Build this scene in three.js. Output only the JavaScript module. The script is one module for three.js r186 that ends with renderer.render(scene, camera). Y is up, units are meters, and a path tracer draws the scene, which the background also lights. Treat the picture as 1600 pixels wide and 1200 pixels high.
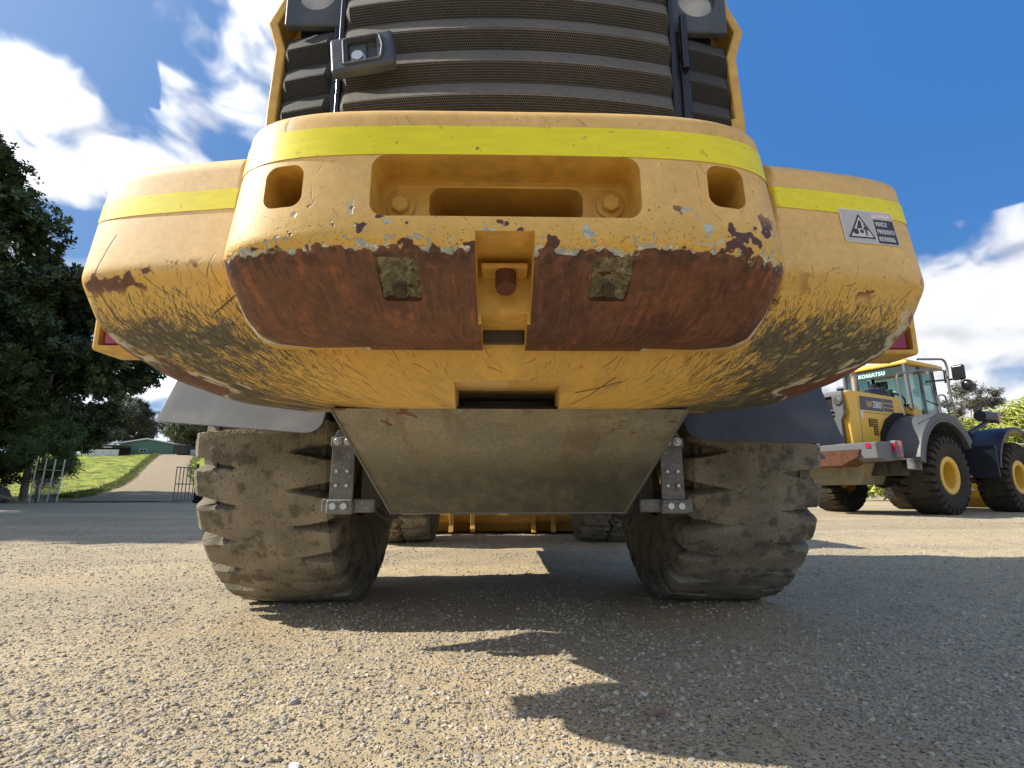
import * as THREE from 'three';
import { mergeGeometries, mergeVertices, toCreasedNormals } from 'three/addons/utils/BufferGeometryUtils.js';
import { RoundedBoxGeometry } from 'three/addons/geometries/RoundedBoxGeometry.js';
import { Brush, Evaluator, SUBTRACTION } from 'three-bvh-csg';

// ---------- camera, sun, exposure ----------
const scene = new THREE.Scene();
const camera = new THREE.PerspectiveCamera(70.44, 4 / 3, 0.05, 2000);
camera.position.set(0, 0.575, 0);
camera.rotation.order = 'YXZ';
camera.rotation.set(0.1929, -0.0212, 0);
const SUN_EL = 37.8 * Math.PI / 180, SUN_AZ = -4 * Math.PI / 180;   // from the left, a little from behind the viewer
const sunDir = new THREE.Vector3(-Math.cos(SUN_EL) * Math.cos(SUN_AZ), Math.sin(SUN_EL), Math.cos(SUN_EL) * Math.sin(SUN_AZ));
const sun = new THREE.DirectionalLight(new THREE.Color(1, 0.94, 0.83), 5);
sun.name = 'sun';
sun.position.copy(sunDir).multiplyScalar(60); sun.target.position.set(0, 0, 0);
sun.castShadow = true; sun.shadow.radius = 1; sun.shadow.mapSize.set(4096, 4096);
Object.assign(sun.shadow.camera, { left: -45, right: 45, top: 45, bottom: -45, near: 1, far: 150 });
scene.add(sun, sun.target);
const renderer = new THREE.WebGLRenderer({ antialias: true });
renderer.toneMapping = THREE.LinearToneMapping;
renderer.toneMappingExposure = 1.48;
renderer.shadowMap.enabled = true;

// ---------- numbers ----------
let seed = 12345;
const rnd = () => { seed |= 0; seed = seed + 0x6D2B79F5 | 0; let t = Math.imul(seed ^ seed >>> 15, 1 | seed); t = t + Math.imul(t ^ t >>> 7, 61 | t) ^ t; return ((t ^ t >>> 14) >>> 0) / 4294967296; };
const reseed = (s) => { seed = s; };
const rr = (a, b) => a + (b - a) * rnd();
const clamp = (x, a = 0, b = 1) => x < a ? a : x > b ? b : x;
const sstep = (a, b, x) => { const t = clamp((x - a) / (b - a)); return t * t * (3 - 2 * t); };
const lerp = (a, b, t) => a + (b - a) * t;
const HT = new Float32Array(65536); for (let i = 0; i < 65536; i++) HT[i] = rnd();
function vn(x, y) {                                  // value noise 0..1, repeats after 256
  const xi = Math.floor(x), yi = Math.floor(y); let fx = x - xi, fy = y - yi;
  fx = fx * fx * (3 - 2 * fx); fy = fy * fy * (3 - 2 * fy);
  const x0 = xi & 255, x1 = (xi + 1) & 255, y0 = (yi & 255) << 8, y1 = ((yi + 1) & 255) << 8;
  const a = HT[y0 | x0], b = HT[y0 | x1], c = HT[y1 | x0], d = HT[y1 | x1];
  return a + (b - a) * fx + (c - a) * fy + (a - b - c + d) * fx * fy;
}
function fbm(x, y, o = 4) { let s = 0, a = 0.5, n = 0; for (let i = 0; i < o; i++) { s += a * vn(x, y); n += a; a *= 0.5; x = x * 2 + 17.3; y = y * 2 + 9.1; } return s / n; }

// ---------- sky ----------
function makeSky() {
  const W = 3072, H = 1536, data = new Float32Array(W * H * 4);
  // banks of cloud: azimuth from straight ahead (right positive), elevation, half sizes, weight
  const banks = [[-44, 29.0, 5, 3.6, .70], [-38.5, 26.0, 6.4, 3.6, .76], [-33, 27.0, 5, 2.9, .70], [-46, 24.6, 4.5, 2, .5], [-41, 24.6, 5, 2.2, .5], [-29, 27, 4, 2.4, .5], [-37, 30.6, 2, 2, .12], [-31.3, 28.6, 3.4, 1.6, .35], [-42, 31.5, 3.2, 1.6, .25],
    [-31, 38, 5.8, 4.6, .42], [-28, 34.5, 5, 3.8, .50], [-29, 42, 7, 4, .42], [-24, 38, 6, 7, .42], [-41, 18.8, 3, 2, .5], [-32, 10, 7, 5, .52], [-35, 14, 6, 3, .3],
    [47, 13.6, 14, 6, .75], [40, 12, 11, 6.5, .66], [47, 7, 14, 4, .55], [58, 13, 10, 6, .55], [30, 9, 10, 5, .45], [46, 5, 14, 3, .42], [-70, 22, 14, 9, .4], [-62, 38, 9, 5, .3], [-95, 30, 18, 10, .4], [-60, 12, 14, 5, .4], [0, 10, 16, 5, .35],
    [100, 14, 24, 8, .5], [140, 28, 26, 12, .5], [-140, 24, 26, 12, .5], [178, 18, 28, 10, .5], [-110, 48, 22, 12, .45], [160, 52, 26, 12, .4], [-75, 60, 20, 9, .35], [-12, 55, 16, 8, .22], [-165, 50, 20, 10, .28], [75, 9, 12, 4, .4]];
  const clear = [[-42.6, 27.2, 1.8, 1.1, .5], [-39.5, 21.8, 2.8, 1.6, .5], [-39.5, 35, 4.5, 3, .35], [-29, 30.4, 1.8, 1, .4], [47, 8.6, 7, 1.0, .22], [42, 10, 5, .8, .15], [44, 26, 20, 5, .4]];
  for (let r = 0; r < H; r++) {
    const el = ((r + .5) / H - .5) * Math.PI, y = Math.sin(el), ce = Math.cos(el), eld = el * 180 / Math.PI;
    for (let c = 0; c < W; c++) {
      const i = (r * W + c) * 4;
      data[i + 3] = 1;
      if (eld < -0.5) { data[i] = .24; data[i + 1] = .23; data[i + 2] = .2; continue; }
      const a = ((c + .5) / W - .5) * 2 * Math.PI, x = Math.cos(a) * ce, z = Math.sin(a) * ce;
      const azd = Math.atan2(x, -z) * 180 / Math.PI, e = Math.max(eld, 0);
      const mu = x * sunDir.x + y * sunDir.y + z * sunDir.z;
      // clear air: deep blue above, paler low down, paler towards the sun
      const low = Math.exp(-e / 9), g = 0.5 + 0.5 * mu, pale = g * g * g * .10 + Math.exp((mu - 1) * 9) * .5;
      let R = .034 + .28 * low + pale * .9, G = .165 + .37 * low + pale * .95, B = .475 + .30 * low + pale * .8;
      // clouds
      let cov = 0;
      for (const b of banks) { let da = azd - b[0]; if (da > 180) da -= 360; if (da < -180) da += 360; const q = (da / b[2]) ** 2 + ((e - b[1]) / b[3]) ** 2; if (q < 7) cov = Math.max(cov, b[4] * Math.exp(-q * .62)) + (q < 3 ? .06 * b[4] * Math.exp(-q) : 0); }
      for (const b of clear) { let da = azd - b[0]; if (da > 180) da -= 360; if (da < -180) da += 360; const q = (da / b[2]) ** 2 + ((e - b[1]) / b[3]) ** 2; if (q < 7) cov -= b[4] * Math.exp(-q * .7); }
      if (cov > .03) {
        const u = azd * .20 * Math.max(.35, Math.cos(el)), v = e * .27;
        const wx = fbm(u * .8 + 40, v * .8 + 3, 3) - .5, wy = fbm(u * .8 + 90, v * .8 + 70, 3) - .5;
        const n = fbm(u * 1.25 + wx * 1.6 + 11, v * 1.25 + wy * 1.6 + 5, 6), n2 = fbm(u * 3.1 + wx * 2 + 3, v * 3.1 + wy * 2 + 55, 4);
        const d = cov + (n - .5) * 1.05 + (n2 - .5) * .3;
        const al = sstep(.08, .56, d);
        if (al > 0) {
          const thick = sstep(.3, .85, d), up = fbm(u * 1.25 + wx * 1.6 + 11 - .25, v * 1.25 + wy * 1.6 + 5 + .45, 4);
          const shade = clamp(.5 + (n - up) * 1.6 + .35 * thick, 0, 1);
          const right = sstep(10, 40, azd) * (1 - sstep(18, 26, e));
          const br = lerp(lerp(.74, 1.22, shade), lerp(.60, .95, shade), right);
          R = lerp(R, br * .965, al); G = lerp(G, br * .985, al); B = lerp(B, br * 1.03, al);
        }
      }
      const k = .8;
      data[i] = R * k; data[i + 1] = G * k; data[i + 2] = B * k;
    }
  }
  const t = new THREE.DataTexture(data, W, H, THREE.RGBAFormat, THREE.FloatType);
  t.mapping = THREE.EquirectangularReflectionMapping; t.magFilter = THREE.LinearFilter; t.minFilter = THREE.LinearFilter; t.needsUpdate = true;
  return t;
}
scene.background = scene.environment = makeSky();

// ---------- naming ----------
const used = new Map();
function numbered(n) { const k = used.get(n) || 0; used.set(n, k + 1); return k ? n + '_' + String(k).padStart(3, '0') : n; }
function tag(o, label, category, group, kind) {
  if (label) o.userData.label = label; if (category) o.userData.category = category;
  if (group) o.userData.group = group; if (kind) o.userData.kind = kind;
  return o;
}
function thing(name, label, category, pos = [0, 0, 0], turn = 0, group) {
  const g = new THREE.Group(); g.name = numbered(name); g.position.set(...pos); g.rotation.y = turn; scene.add(g);
  return tag(g, label, category, group);
}
function mesh(name, geo, mat, parent, label) {
  if (Array.isArray(geo)) geo = geo.length === 1 ? geo[0] : mergeGeometries(geo.map(norm));
  const m = new THREE.Mesh(geo, mat); m.name = parent ? name : numbered(name); m.castShadow = m.receiveShadow = true;
  if (label) m.userData.label = label;
  (parent || scene).add(m); return m;
}
function norm(g) { g = g.index ? g.toNonIndexed() : g; for (const k of Object.keys(g.attributes)) if (!['position', 'normal', 'uv'].includes(k)) g.deleteAttribute(k); if (!g.attributes.uv) g.setAttribute('uv', new THREE.BufferAttribute(new Float32Array(g.attributes.position.count * 2), 2)); if (!g.attributes.normal) g.computeVertexNormals(); g.morphAttributes = {}; return g; }
function group(name, parent, pos = [0, 0, 0]) { const g = new THREE.Group(); g.name = name; g.position.set(...pos); parent.add(g); return g; }

// ---------- geometry helpers ----------
const bx = (w, h, d, x = 0, y = 0, z = 0, r = 0.006, rot) => { const g = new RoundedBoxGeometry(w, h, d, 2, Math.min(r, w / 2.1, h / 2.1, d / 2.1)); if (rot) g.rotateX(rot[0] || 0).rotateY(rot[1] || 0).rotateZ(rot[2] || 0); boxUV(g); return g.translate(x, y, z); };
const cyl = (r, len, axis = 'y', x = 0, y = 0, z = 0, seg = 24, r2 = r) => { const g = new THREE.CylinderGeometry(r, r2, len, seg); if (axis === 'x') g.rotateZ(Math.PI / 2); if (axis === 'z') g.rotateX(Math.PI / 2); return g.translate(x, y, z); };
const tube = (pts, r, seg = 0, rad = 8, tension = 0.5) => new THREE.TubeGeometry(new THREE.CatmullRomCurve3(pts.map((p) => new THREE.Vector3(...p)), false, 'catmullrom', tension), seg || pts.length * 6, r, rad);
function bar(a, b, r, rad = 8) { const A = new THREE.Vector3(...a), B = new THREE.Vector3(...b), d = B.clone().sub(A), g = new THREE.CylinderGeometry(r, r, d.length(), rad); g.applyQuaternion(new THREE.Quaternion().setFromUnitVectors(new THREE.Vector3(0, 1, 0), d.normalize())); const m = A.add(B).multiplyScalar(.5); return g.translate(m.x, m.y, m.z); }
function pipe(pts, r, fillet = .08, rad = 8) {       // straight runs with rounded corners
  const P = pts.map((p) => new THREE.Vector3(...p)), path = new THREE.CurvePath(); let last = P[0];
  for (let i = 1; i < P.length; i++) {
    if (i === P.length - 1) { path.add(new THREE.LineCurve3(last, P[i])); break; }
    const f = Math.min(fillet, P[i].distanceTo(P[i - 1]) * .45, P[i].distanceTo(P[i + 1]) * .45);
    const a = P[i].clone().add(P[i - 1].clone().sub(P[i]).setLength(f)), b = P[i].clone().add(P[i + 1].clone().sub(P[i]).setLength(f));
    path.add(new THREE.LineCurve3(last, a)); path.add(new THREE.QuadraticBezierCurve3(a, P[i], b)); last = b;
  }
  return new THREE.TubeGeometry(path, pts.length * 10, r, rad);
}
function boxUV(g) {                                   // metres, by the main axis of each normal
  if (g.index) g = Object.assign(g, g.toNonIndexed());
  const p = g.attributes.position, n = g.attributes.normal, uv = new Float32Array(p.count * 2);
  for (let i = 0; i < p.count; i++) {
    const ax = Math.abs(n.getX(i)), ay = Math.abs(n.getY(i)), az = Math.abs(n.getZ(i));
    if (az >= ax && az >= ay) { uv[i * 2] = p.getX(i); uv[i * 2 + 1] = p.getY(i); } else if (ax >= ay) { uv[i * 2] = p.getZ(i); uv[i * 2 + 1] = p.getY(i); } else { uv[i * 2] = p.getX(i); uv[i * 2 + 1] = p.getZ(i); }
  }
  g.setAttribute('uv', new THREE.BufferAttribute(uv, 2)); return g;
}
function shapeOf(pts) { const s = new THREE.Shape(); pts.forEach((p, i) => i ? s.lineTo(p[0], p[1]) : s.moveTo(p[0], p[1])); s.closePath(); return s; }
function rrect(w, h, r, cx = 0, cy = 0) { const s = new THREE.Shape(), x = cx - w / 2, y = cy - h / 2; s.moveTo(x + r, y); s.lineTo(x + w - r, y); s.absarc(x + w - r, y + r, r, -Math.PI / 2, 0); s.lineTo(x + w, y + h - r); s.absarc(x + w - r, y + h - r, r, 0, Math.PI / 2); s.lineTo(x + r, y + h); s.absarc(x + r, y + h - r, r, Math.PI / 2, Math.PI); s.lineTo(x, y + r); s.absarc(x + r, y + r, r, Math.PI, 1.5 * Math.PI); return s; }
const extr = (shape, depth, bevel = 0, opts = {}) => boxUV(new THREE.ExtrudeGeometry(shape, { depth, bevelEnabled: bevel > 0, bevelThickness: bevel, bevelSize: bevel, bevelOffset: -bevel, bevelSegments: 2, curveSegments: 8, ...opts }));
const sub = (geo, ...cutters) => { const ev = new Evaluator(); ev.attributes = ['position', 'uv', 'normal']; let b = new Brush(norm(geo)); b.updateMatrixWorld(); for (const c of cutters) { const k = new Brush(norm(c)); k.updateMatrixWorld(); b = ev.evaluate(b, k, SUBTRACTION); } return b.geometry; };

const cutWith = (geo, skin, inner, ...cutters) => { const ev = new Evaluator(); ev.attributes = ['position', 'uv', 'normal']; ev.useGroups = true; let b = new Brush(norm(geo), skin); b.updateMatrixWorld(); for (const c of cutters) { const n = norm(c.geo || c); n.clearGroups(); const k = new Brush(n, c.mat || inner); k.updateMatrixWorld(); b = ev.evaluate(b, k, SUBTRACTION); } return [b.geometry, b.material]; };

// A casting as a stack of plan contours; keys run from the top down: { y, d, w, cd, db } (height, distance of the face, half width, depth of the rounded corner, distance of the back).
function ringLoft(keys, { n = 6, sweep = 0, smooth = .012, M = 90, N = 70, cx = 0, dip = null, x0 = .72 } = {}) {
  const F = ['y', 'd', 'w', 'cd', 'db'], S = 600;
  const L = [0]; for (let i = 1; i < keys.length; i++) L.push(L[i - 1] + Math.hypot(keys[i].y - keys[i - 1].y, keys[i].d - keys[i - 1].d) + 1e-5);
  const tot = L[L.length - 1], raw = [];
  for (let i = 0; i <= S; i++) { const l = tot * i / S; let k = 0; while (k < keys.length - 2 && L[k + 1] < l) k++; const t = (l - L[k]) / (L[k + 1] - L[k]), o = {}; for (const f of F) o[f] = lerp(keys[k][f], keys[k + 1][f], t); raw.push(o); }
  const K = Math.max(1, Math.round(smooth / tot * S)), sm = raw.map((o, i) => { const q = {}; const kk = Math.min(K, i, S - i); for (const f of F) { let s = 0, c = 0; for (let j = -kk; j <= kk; j++) { const w = 1 - Math.abs(j) / (kk + 1); s += w * raw[i + j][f]; c += w; } q[f] = s / c; } return q; });
  const ring = (s) => { const f = clamp(s) * S, i = Math.min(S - 1, Math.floor(f)), t = f - i, o = {}; for (const k of F) o[k] = lerp(sm[i][k], sm[i + 1][k], t); return o; };
  const phi0 = Math.asin(Math.pow(x0, n / 2));
  const unit = (q) => { const a = Math.abs(q), sg = q < 0 ? -1 : 1; if (a < .6) { const x = a / .6 * x0; return [sg * x, 1 - Math.pow(1 - Math.pow(x, n), 1 / n)]; } const p = lerp(phi0, Math.PI / 2, (a - .6) / .4); return [sg * Math.pow(Math.sin(p), 2 / n), 1 - Math.pow(Math.max(0, Math.cos(p)), 2 / n)]; };
  const at = (s, q) => { const r = ring(s), [ux, ud] = unit(q), x = ux * r.w; let d = r.d + sweep * Math.abs(x) + ud * r.cd; if (dip) d += dip(x, r.y); return new THREE.Vector3(x + cx, r.y, -d); };
  const wm = Math.max(...keys.map((k) => k.w)), arcQ = [];
  { let a = 0, px = 0, pd = 0; for (let i = 0; i <= 400; i++) { const [ux, ud] = unit(i / 400), x = ux * wm, d = ud * .2; if (i) a += Math.hypot(x - px, d - pd); arcQ.push(a); px = x; pd = d; } }
  const arc = (q) => { const f = Math.abs(q) * 400, i = Math.min(399, Math.floor(f)); return Math.sign(q) * lerp(arcQ[i], arcQ[i + 1], f - i); };
  const qAt = (x, s) => { const w = ring(s).w; let lo = -1, hi = 1; for (let i = 0; i < 40; i++) { const m = (lo + hi) / 2; if (unit(m)[0] * w < x - cx) lo = m; else hi = m; } return (lo + hi) / 2; };
  const sAt = (y, from = 0) => { for (let i = Math.floor(from * S); i < S; i++) if (sm[i + 1].y <= y && sm[i].y > y) return (i + (sm[i].y - y) / (sm[i].y - sm[i + 1].y)) / S; return 1; };
  const pos = [], uv = [], idx = [], cols = 2 * N + 5;
  for (let i = 0; i <= M; i++) {
    const s = i / M, r = ring(s), first = pos.length / 3;
    const put = (v, u) => { pos.push(v.x, v.y, v.z); uv.push(u, s * tot); };
    const A = at(s, -1), B = at(s, 1), db = -Math.max(r.db, -A.z + .004);
    put(new THREE.Vector3(A.x, r.y, db), arc(-1) - .3); put(A.clone().setZ(lerp(A.z, db, .02)), arc(-1) - .005);
    for (let j = -N; j <= N; j++) put(at(s, j / N), arc(j / N));
    put(B.clone().setZ(lerp(B.z, db, .02)), arc(1) + .005); put(new THREE.Vector3(B.x, r.y, db), arc(1) + .3);
  }
  for (let i = 0; i < M; i++) for (let j = 0; j < cols; j++) { const a = i * cols + j, b = i * cols + (j + 1) % cols, c = a + cols, d = b + cols; idx.push(a, c, b, b, c, d); }
  // caps
  for (const [i, flip] of [[0, 1], [M, 0]]) {
    const s = i / M, c = pos.length / 3, base = i * cols; let mx = 0, my = 0, mz = 0; for (let j = 0; j < cols; j++) { mx += pos[(base + j) * 3]; my += pos[(base + j) * 3 + 1]; mz += pos[(base + j) * 3 + 2]; }
    pos.push(mx / cols, my / cols, mz / cols); uv.push(0, s * tot);
    for (let j = 0; j < cols; j++) { const a = base + j, b = base + (j + 1) % cols; flip ? idx.push(c, a, b) : idx.push(c, b, a); }
  }
  const g = new THREE.BufferGeometry(); g.setAttribute('position', new THREE.Float32BufferAttribute(pos, 3)); g.setAttribute('uv', new THREE.Float32BufferAttribute(uv, 2)); g.setIndex(idx); g.computeVertexNormals();
  const nrm = (s, q) => { const e = .002, a = at(s + e, q).sub(at(s - e, q)), b = at(s, Math.min(1, q + e)).sub(at(s, Math.max(-1, q - e))); return a.cross(b).normalize(); };
  function patch(f, nu, nv, off, thick = 0) {           // f(u, v) -> [q, y]; a sheet lying on the face
    const p = [], t = [], id = [];
    for (let i = 0; i <= nu; i++) for (let j = 0; j <= nv; j++) { const [q, y] = f(i / nu, j / nv), s = sAt(y, .02), v = at(s, q).addScaledVector(nrm(s, q), off); p.push(v.x, v.y, v.z); t.push(i / nu, j / nv); }
    for (let i = 0; i < nu; i++) for (let j = 0; j < nv; j++) { const a = i * (nv + 1) + j, b = a + nv + 1; id.push(a, b, a + 1, a + 1, b, b + 1); }
    const g = new THREE.BufferGeometry(); g.setAttribute('position', new THREE.Float32BufferAttribute(p, 3)); g.setAttribute('uv', new THREE.Float32BufferAttribute(t, 2)); g.setIndex(id); g.computeVertexNormals(); return g;
  }
  return { geo: g, at, nrm, patch, sAt, qAt, tot, arc };
}

// ---------- textures ----------
const srgb = (r, g, b) => [r / 255, g / 255, b / 255];
function tex(W, H, fn, { repeat = null, color = true, wrap = true } = {}) {   // fn(u, v, out) -> sRGB colour in out[0..2], height in out[3]
  const c = new Uint8Array(W * H * 4), b = new Uint8Array(W * H * 4), o = [0, 0, 0, .5, .6];
  for (let y = 0; y < H; y++) for (let x = 0; x < W; x++) {
    o[3] = .5; o[4] = .6; fn((x + .5) / W, (y + .5) / H, o, x, y); const i = (y * W + x) * 4;
    for (let k = 0; k < 3; k++) c[i + k] = clamp(o[k]) * 255; c[i + 3] = 255;
    const h = clamp(o[3]) * 255; b[i] = h; b[i + 1] = clamp(o[4]) * 255; b[i + 2] = h; b[i + 3] = 255;
  }
  const mk = (d, s) => { const t = new THREE.DataTexture(d, W, H); if (s) t.colorSpace = THREE.SRGBColorSpace; t.magFilter = t.minFilter = THREE.LinearFilter; t.wrapS = t.wrapT = wrap ? THREE.RepeatWrapping : THREE.ClampToEdgeWrapping; if (repeat) t.repeat.set(repeat[0], repeat[1]); if (repeat && repeat.length > 2) t.offset.set(repeat[2], repeat[3]); t.needsUpdate = true; return t; };
  return { map: mk(c, true), bump: mk(b, false) };
}
function canvasTex(W, H, draw, repeat) { const c = document.createElement('canvas'); c.width = W; c.height = H; draw(c.getContext('2d'), W, H); const t = new THREE.CanvasTexture(c); t.colorSpace = THREE.SRGBColorSpace; t.magFilter = THREE.LinearFilter; if (repeat) { t.wrapS = t.wrapT = THREE.RepeatWrapping; t.repeat.set(...repeat); } return t; }
function canvasData(W, H, draw) { const c = document.createElement('canvas'); c.width = W; c.height = H; const g = c.getContext('2d'); g.fillStyle = '#000'; g.fillRect(0, 0, W, H); draw(g, W, H); return g.getImageData(0, 0, W, H).data; }
const std = (o) => new THREE.MeshStandardMaterial({ side: THREE.DoubleSide, ...o });
const rgb = (r, g, b) => new THREE.Color().setRGB(r, g, b);
const mix3 = (o, c, t) => { o[0] += (c[0] - o[0]) * t; o[1] += (c[1] - o[1]) * t; o[2] += (c[2] - o[2]) * t; };
const mul3 = (o, t) => { o[0] *= t; o[1] *= t; o[2] *= t; };
// ---------- materials ----------
const tv = (x, y, p) => { const xi = Math.floor(x), yi = Math.floor(y); let fx = x - xi, fy = y - yi; fx = fx * fx * (3 - 2 * fx); fy = fy * fy * (3 - 2 * fy); const m = (q) => ((q % p) + p) % p, x0 = m(xi) & 255, x1 = m(xi + 1) & 255, y0 = (m(yi) & 255) << 8, y1 = (m(yi + 1) & 255) << 8; return lerp(lerp(HT[y0 | x0], HT[y0 | x1], fx), lerp(HT[y1 | x0], HT[y1 | x1], fx), fy); };
const tf = (u, v, p, o = 4) => { let s = 0, a = .5, n = 0; for (let i = 0; i < o; i++) { s += a * tv(u * p, v * p, p); n += a; a *= .5; p *= 2; u += .13; v += .29; } return s / n; };
const YEL = srgb(211, 167, 78), YELTOP = srgb(226, 184, 112), PRIMER = srgb(176, 190, 186), RUST = srgb(104, 67, 47), RUSTD = srgb(80, 49, 39), SCUFF = srgb(76, 74, 63);  // YELTOP: faded paint of the upper faces, paled further as painted grazing sun
// plain paint, dusty and stained, one square metre per repeat
const paintT = tex(512, 512, (u, v, o) => { const d = tf(u, v, 5, 5), f = tf(u + .4, v, 40, 3), st = tf(u * 1, v * .15 + .3, 14, 3); o[0] = YEL[0]; o[1] = YEL[1]; o[2] = YEL[2]; mix3(o, srgb(196, 158, 92), .35 * sstep(.42, .75, d) + .2 * sstep(.55, .8, st)); mul3(o, .9 + .2 * f); o[3] = .5 + (f - .5) * .25 + (d - .5) * .3; o[4] = .42 + .3 * d; }, { repeat: [1, 1] });
const M = {};
M.paint = std({ map: paintT.map, bumpMap: paintT.bump, bumpScale: .0012, roughnessMap: paintT.bump, roughness: 1 });
const darkT = tex(256, 256, (u, v, o) => { const d = tf(u, v, 4, 5), f = tf(u, v + .3, 48, 2); const k = .12 + .1 * d + .05 * f; o[0] = k * 1.02; o[1] = k; o[2] = k * .95; mix3(o, srgb(96, 84, 64), .35 * sstep(.5, .8, d)); o[3] = f; o[4] = .6 + .3 * d; }, { repeat: [1.3, 1.3] });
M.dark = std({ map: darkT.map, bumpMap: darkT.bump, bumpScale: .001, roughnessMap: darkT.bump, roughness: 1 });
const plastT = tex(256, 256, (u, v, o) => { const d = tf(u, v, 6, 4), f = tf(u, v + .3, 60, 2); const k = .24 + .06 * d; o[0] = k * .92; o[1] = k * 1.0; o[2] = k * 1.1; mix3(o, srgb(120, 112, 98), .22 * sstep(.5, .85, d)); o[3] = f; o[4] = .42 + .25 * d; }, { repeat: [2, 2] });
M.plastic = std({ map: plastT.map, bumpMap: plastT.bump, bumpScale: .0004, roughnessMap: plastT.bump, roughness: 1 });
const steelT = tex(512, 512, (u, v, o) => { const d = tf(u, v, 4, 5), f = tf(u, v + .3, 50, 3), s = tf(u * 1, v * 8, 8, 3); const k = .36 + .16 * d + .08 * (s - .5); o[0] = k * 1.02; o[1] = k; o[2] = k * .96; mix3(o, srgb(98, 76, 54), .5 * sstep(.55, .8, tf(u + .5, v + .2, 7, 4))); mix3(o, srgb(190, 184, 170), .5 * sstep(.66, .78, f)); o[3] = .5 + .4 * (f - .5); o[4] = .38 + .35 * d; }, { repeat: [3, 3] });
M.steel = std({ map: steelT.map, bumpMap: steelT.bump, bumpScale: .0012, roughnessMap: steelT.bump, roughness: 1, metalness: .45 });
const rustT = tex(512, 512, (u, v, o) => { const d = tf(u, v, 5, 5), f = tf(u, v + .3, 40, 3), s = tf(u * 2, v * .25, 12, 4); o[0] = RUST[0]; o[1] = RUST[1]; o[2] = RUST[2]; mix3(o, srgb(142, 76, 36), .6 * sstep(.5, .75, s)); mix3(o, RUSTD, .7 * sstep(.5, .8, d)); mul3(o, .85 + .3 * f); o[3] = .4 + .5 * (f - .5) + .3 * d; o[4] = .85; }, { repeat: [2, 2] });
M.rust = std({ map: rustT.map, bumpMap: rustT.bump, bumpScale: .003, roughness: .9 });
const mudT = tex(256, 256, (u, v, o) => { const d = tf(u, v, 5, 5), f = tf(u, v + .3, 30, 3); const k = .34 + .28 * d; o[0] = k * 1.06; o[1] = k; o[2] = k * .82; mul3(o, .8 + .4 * f); o[3] = f * .6 + d * .4; }, { repeat: [8, 8] });
M.mud = std({ map: mudT.map, bumpMap: mudT.bump, bumpScale: .006, roughness: 1 });
// worn rubber with ground-in dust
const rubT = tex(1024, 1024, (u, v, o) => { const d = tf(u, v, 5, 5), f = tf(u, v + .3, 64, 3), p = tf(u + .3, v, 120, 1); o[0] = .56; o[1] = .52; o[2] = .44; mul3(o, .74 + .42 * d); mix3(o, srgb(62, 56, 48), .45 * sstep(.52, .75, tf(u + .6, v + .1, 11, 4))); mix3(o, srgb(150, 136, 106), .3 * sstep(.6, .8, f)); if (p < .16) mul3(o, .72); o[3] = .45 + .45 * (f - .5) + .25 * (d - .5) - (p < .16 ? .2 : 0); o[4] = .92; }, { repeat: [1.6, 1.6] });
M.rubber = std({ map: rubT.map, bumpMap: rubT.bump, bumpScale: .006, roughness: .96, vertexColors: true });
M.blackRubber = std({ color: rgb(.17, .165, .16), map: rubT.map, bumpMap: rubT.bump, bumpScale: .003, roughness: .9, vertexColors: true });
const flapT = tex(512, 512, (u, v, o) => { const d = tf(u, v, 6, 4), s = tf(u * 1, v * .2, 16, 3), f = tf(u, v, 70, 2); const k = .31 + .05 * d + .07 * (s - .5); o[0] = k * .97; o[1] = k; o[2] = k * 1.04; mix3(o, srgb(132, 126, 114), .25 * sstep(.5, .8, d)); o[3] = .5 + .2 * (f - .5); o[4] = .66 + .2 * s; }, { repeat: [1.2, 1.2] });
M.flap = std({ map: flapT.map, bumpMap: flapT.bump, bumpScale: .0008, roughnessMap: flapT.bump, roughness: 1 });
M.glossBlack = std({ color: rgb(.012, .012, .014), roughness: .22 });
M.black = std({ color: rgb(.006, .006, .006), roughness: .9 });
M.chrome = std({ color: rgb(.62, .62, .6), roughness: .22, metalness: 1 });
M.zinc = std({ color: rgb(.55, .54, .51), roughness: .4, metalness: .8 });
M.redLens = new THREE.MeshPhysicalMaterial({ color: rgb(.32, .012, .05), roughness: .25, clearcoat: .6, side: THREE.DoubleSide });
M.amberLens = new THREE.MeshPhysicalMaterial({ color: rgb(.75, .2, .03), roughness: .25, clearcoat: .6, side: THREE.DoubleSide });
M.whiteLens = new THREE.MeshPhysicalMaterial({ color: rgb(.85, .87, .88), roughness: .08, transmission: .9, thickness: 0, side: THREE.DoubleSide });
M.boltYellow = std({ color: rgb(.62, .36, .07), roughness: .55 });
// perforated sheet: holes 4 mm in a 6 mm staggered grid
const perfT = tex(256, 256, (u, v, o) => {
  const N = 16, row = v * N, ri = Math.floor(row), fx = (u * N * .866 * 1.1547 + (ri & 1 ? .5 : 0)), dx = fx - Math.floor(fx) - .5, dy = row - ri - .5, d = Math.hypot(dx, dy), hole = 1 - sstep(.36, .43, d), n = tf(u, v, 8, 3);
  const w = .55 + .10 * n; o[0] = w * 1.03; o[1] = w * .98; o[2] = w * .90; mix3(o, [.035, .033, .03], hole); o[3] = 1 - hole; o[4] = .75;
}, { repeat: [10.4, 10.4] });
M.perforated = std({ map: perfT.map, bumpMap: perfT.bump, bumpScale: .002, roughness: .8, vertexColors: true });
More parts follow.
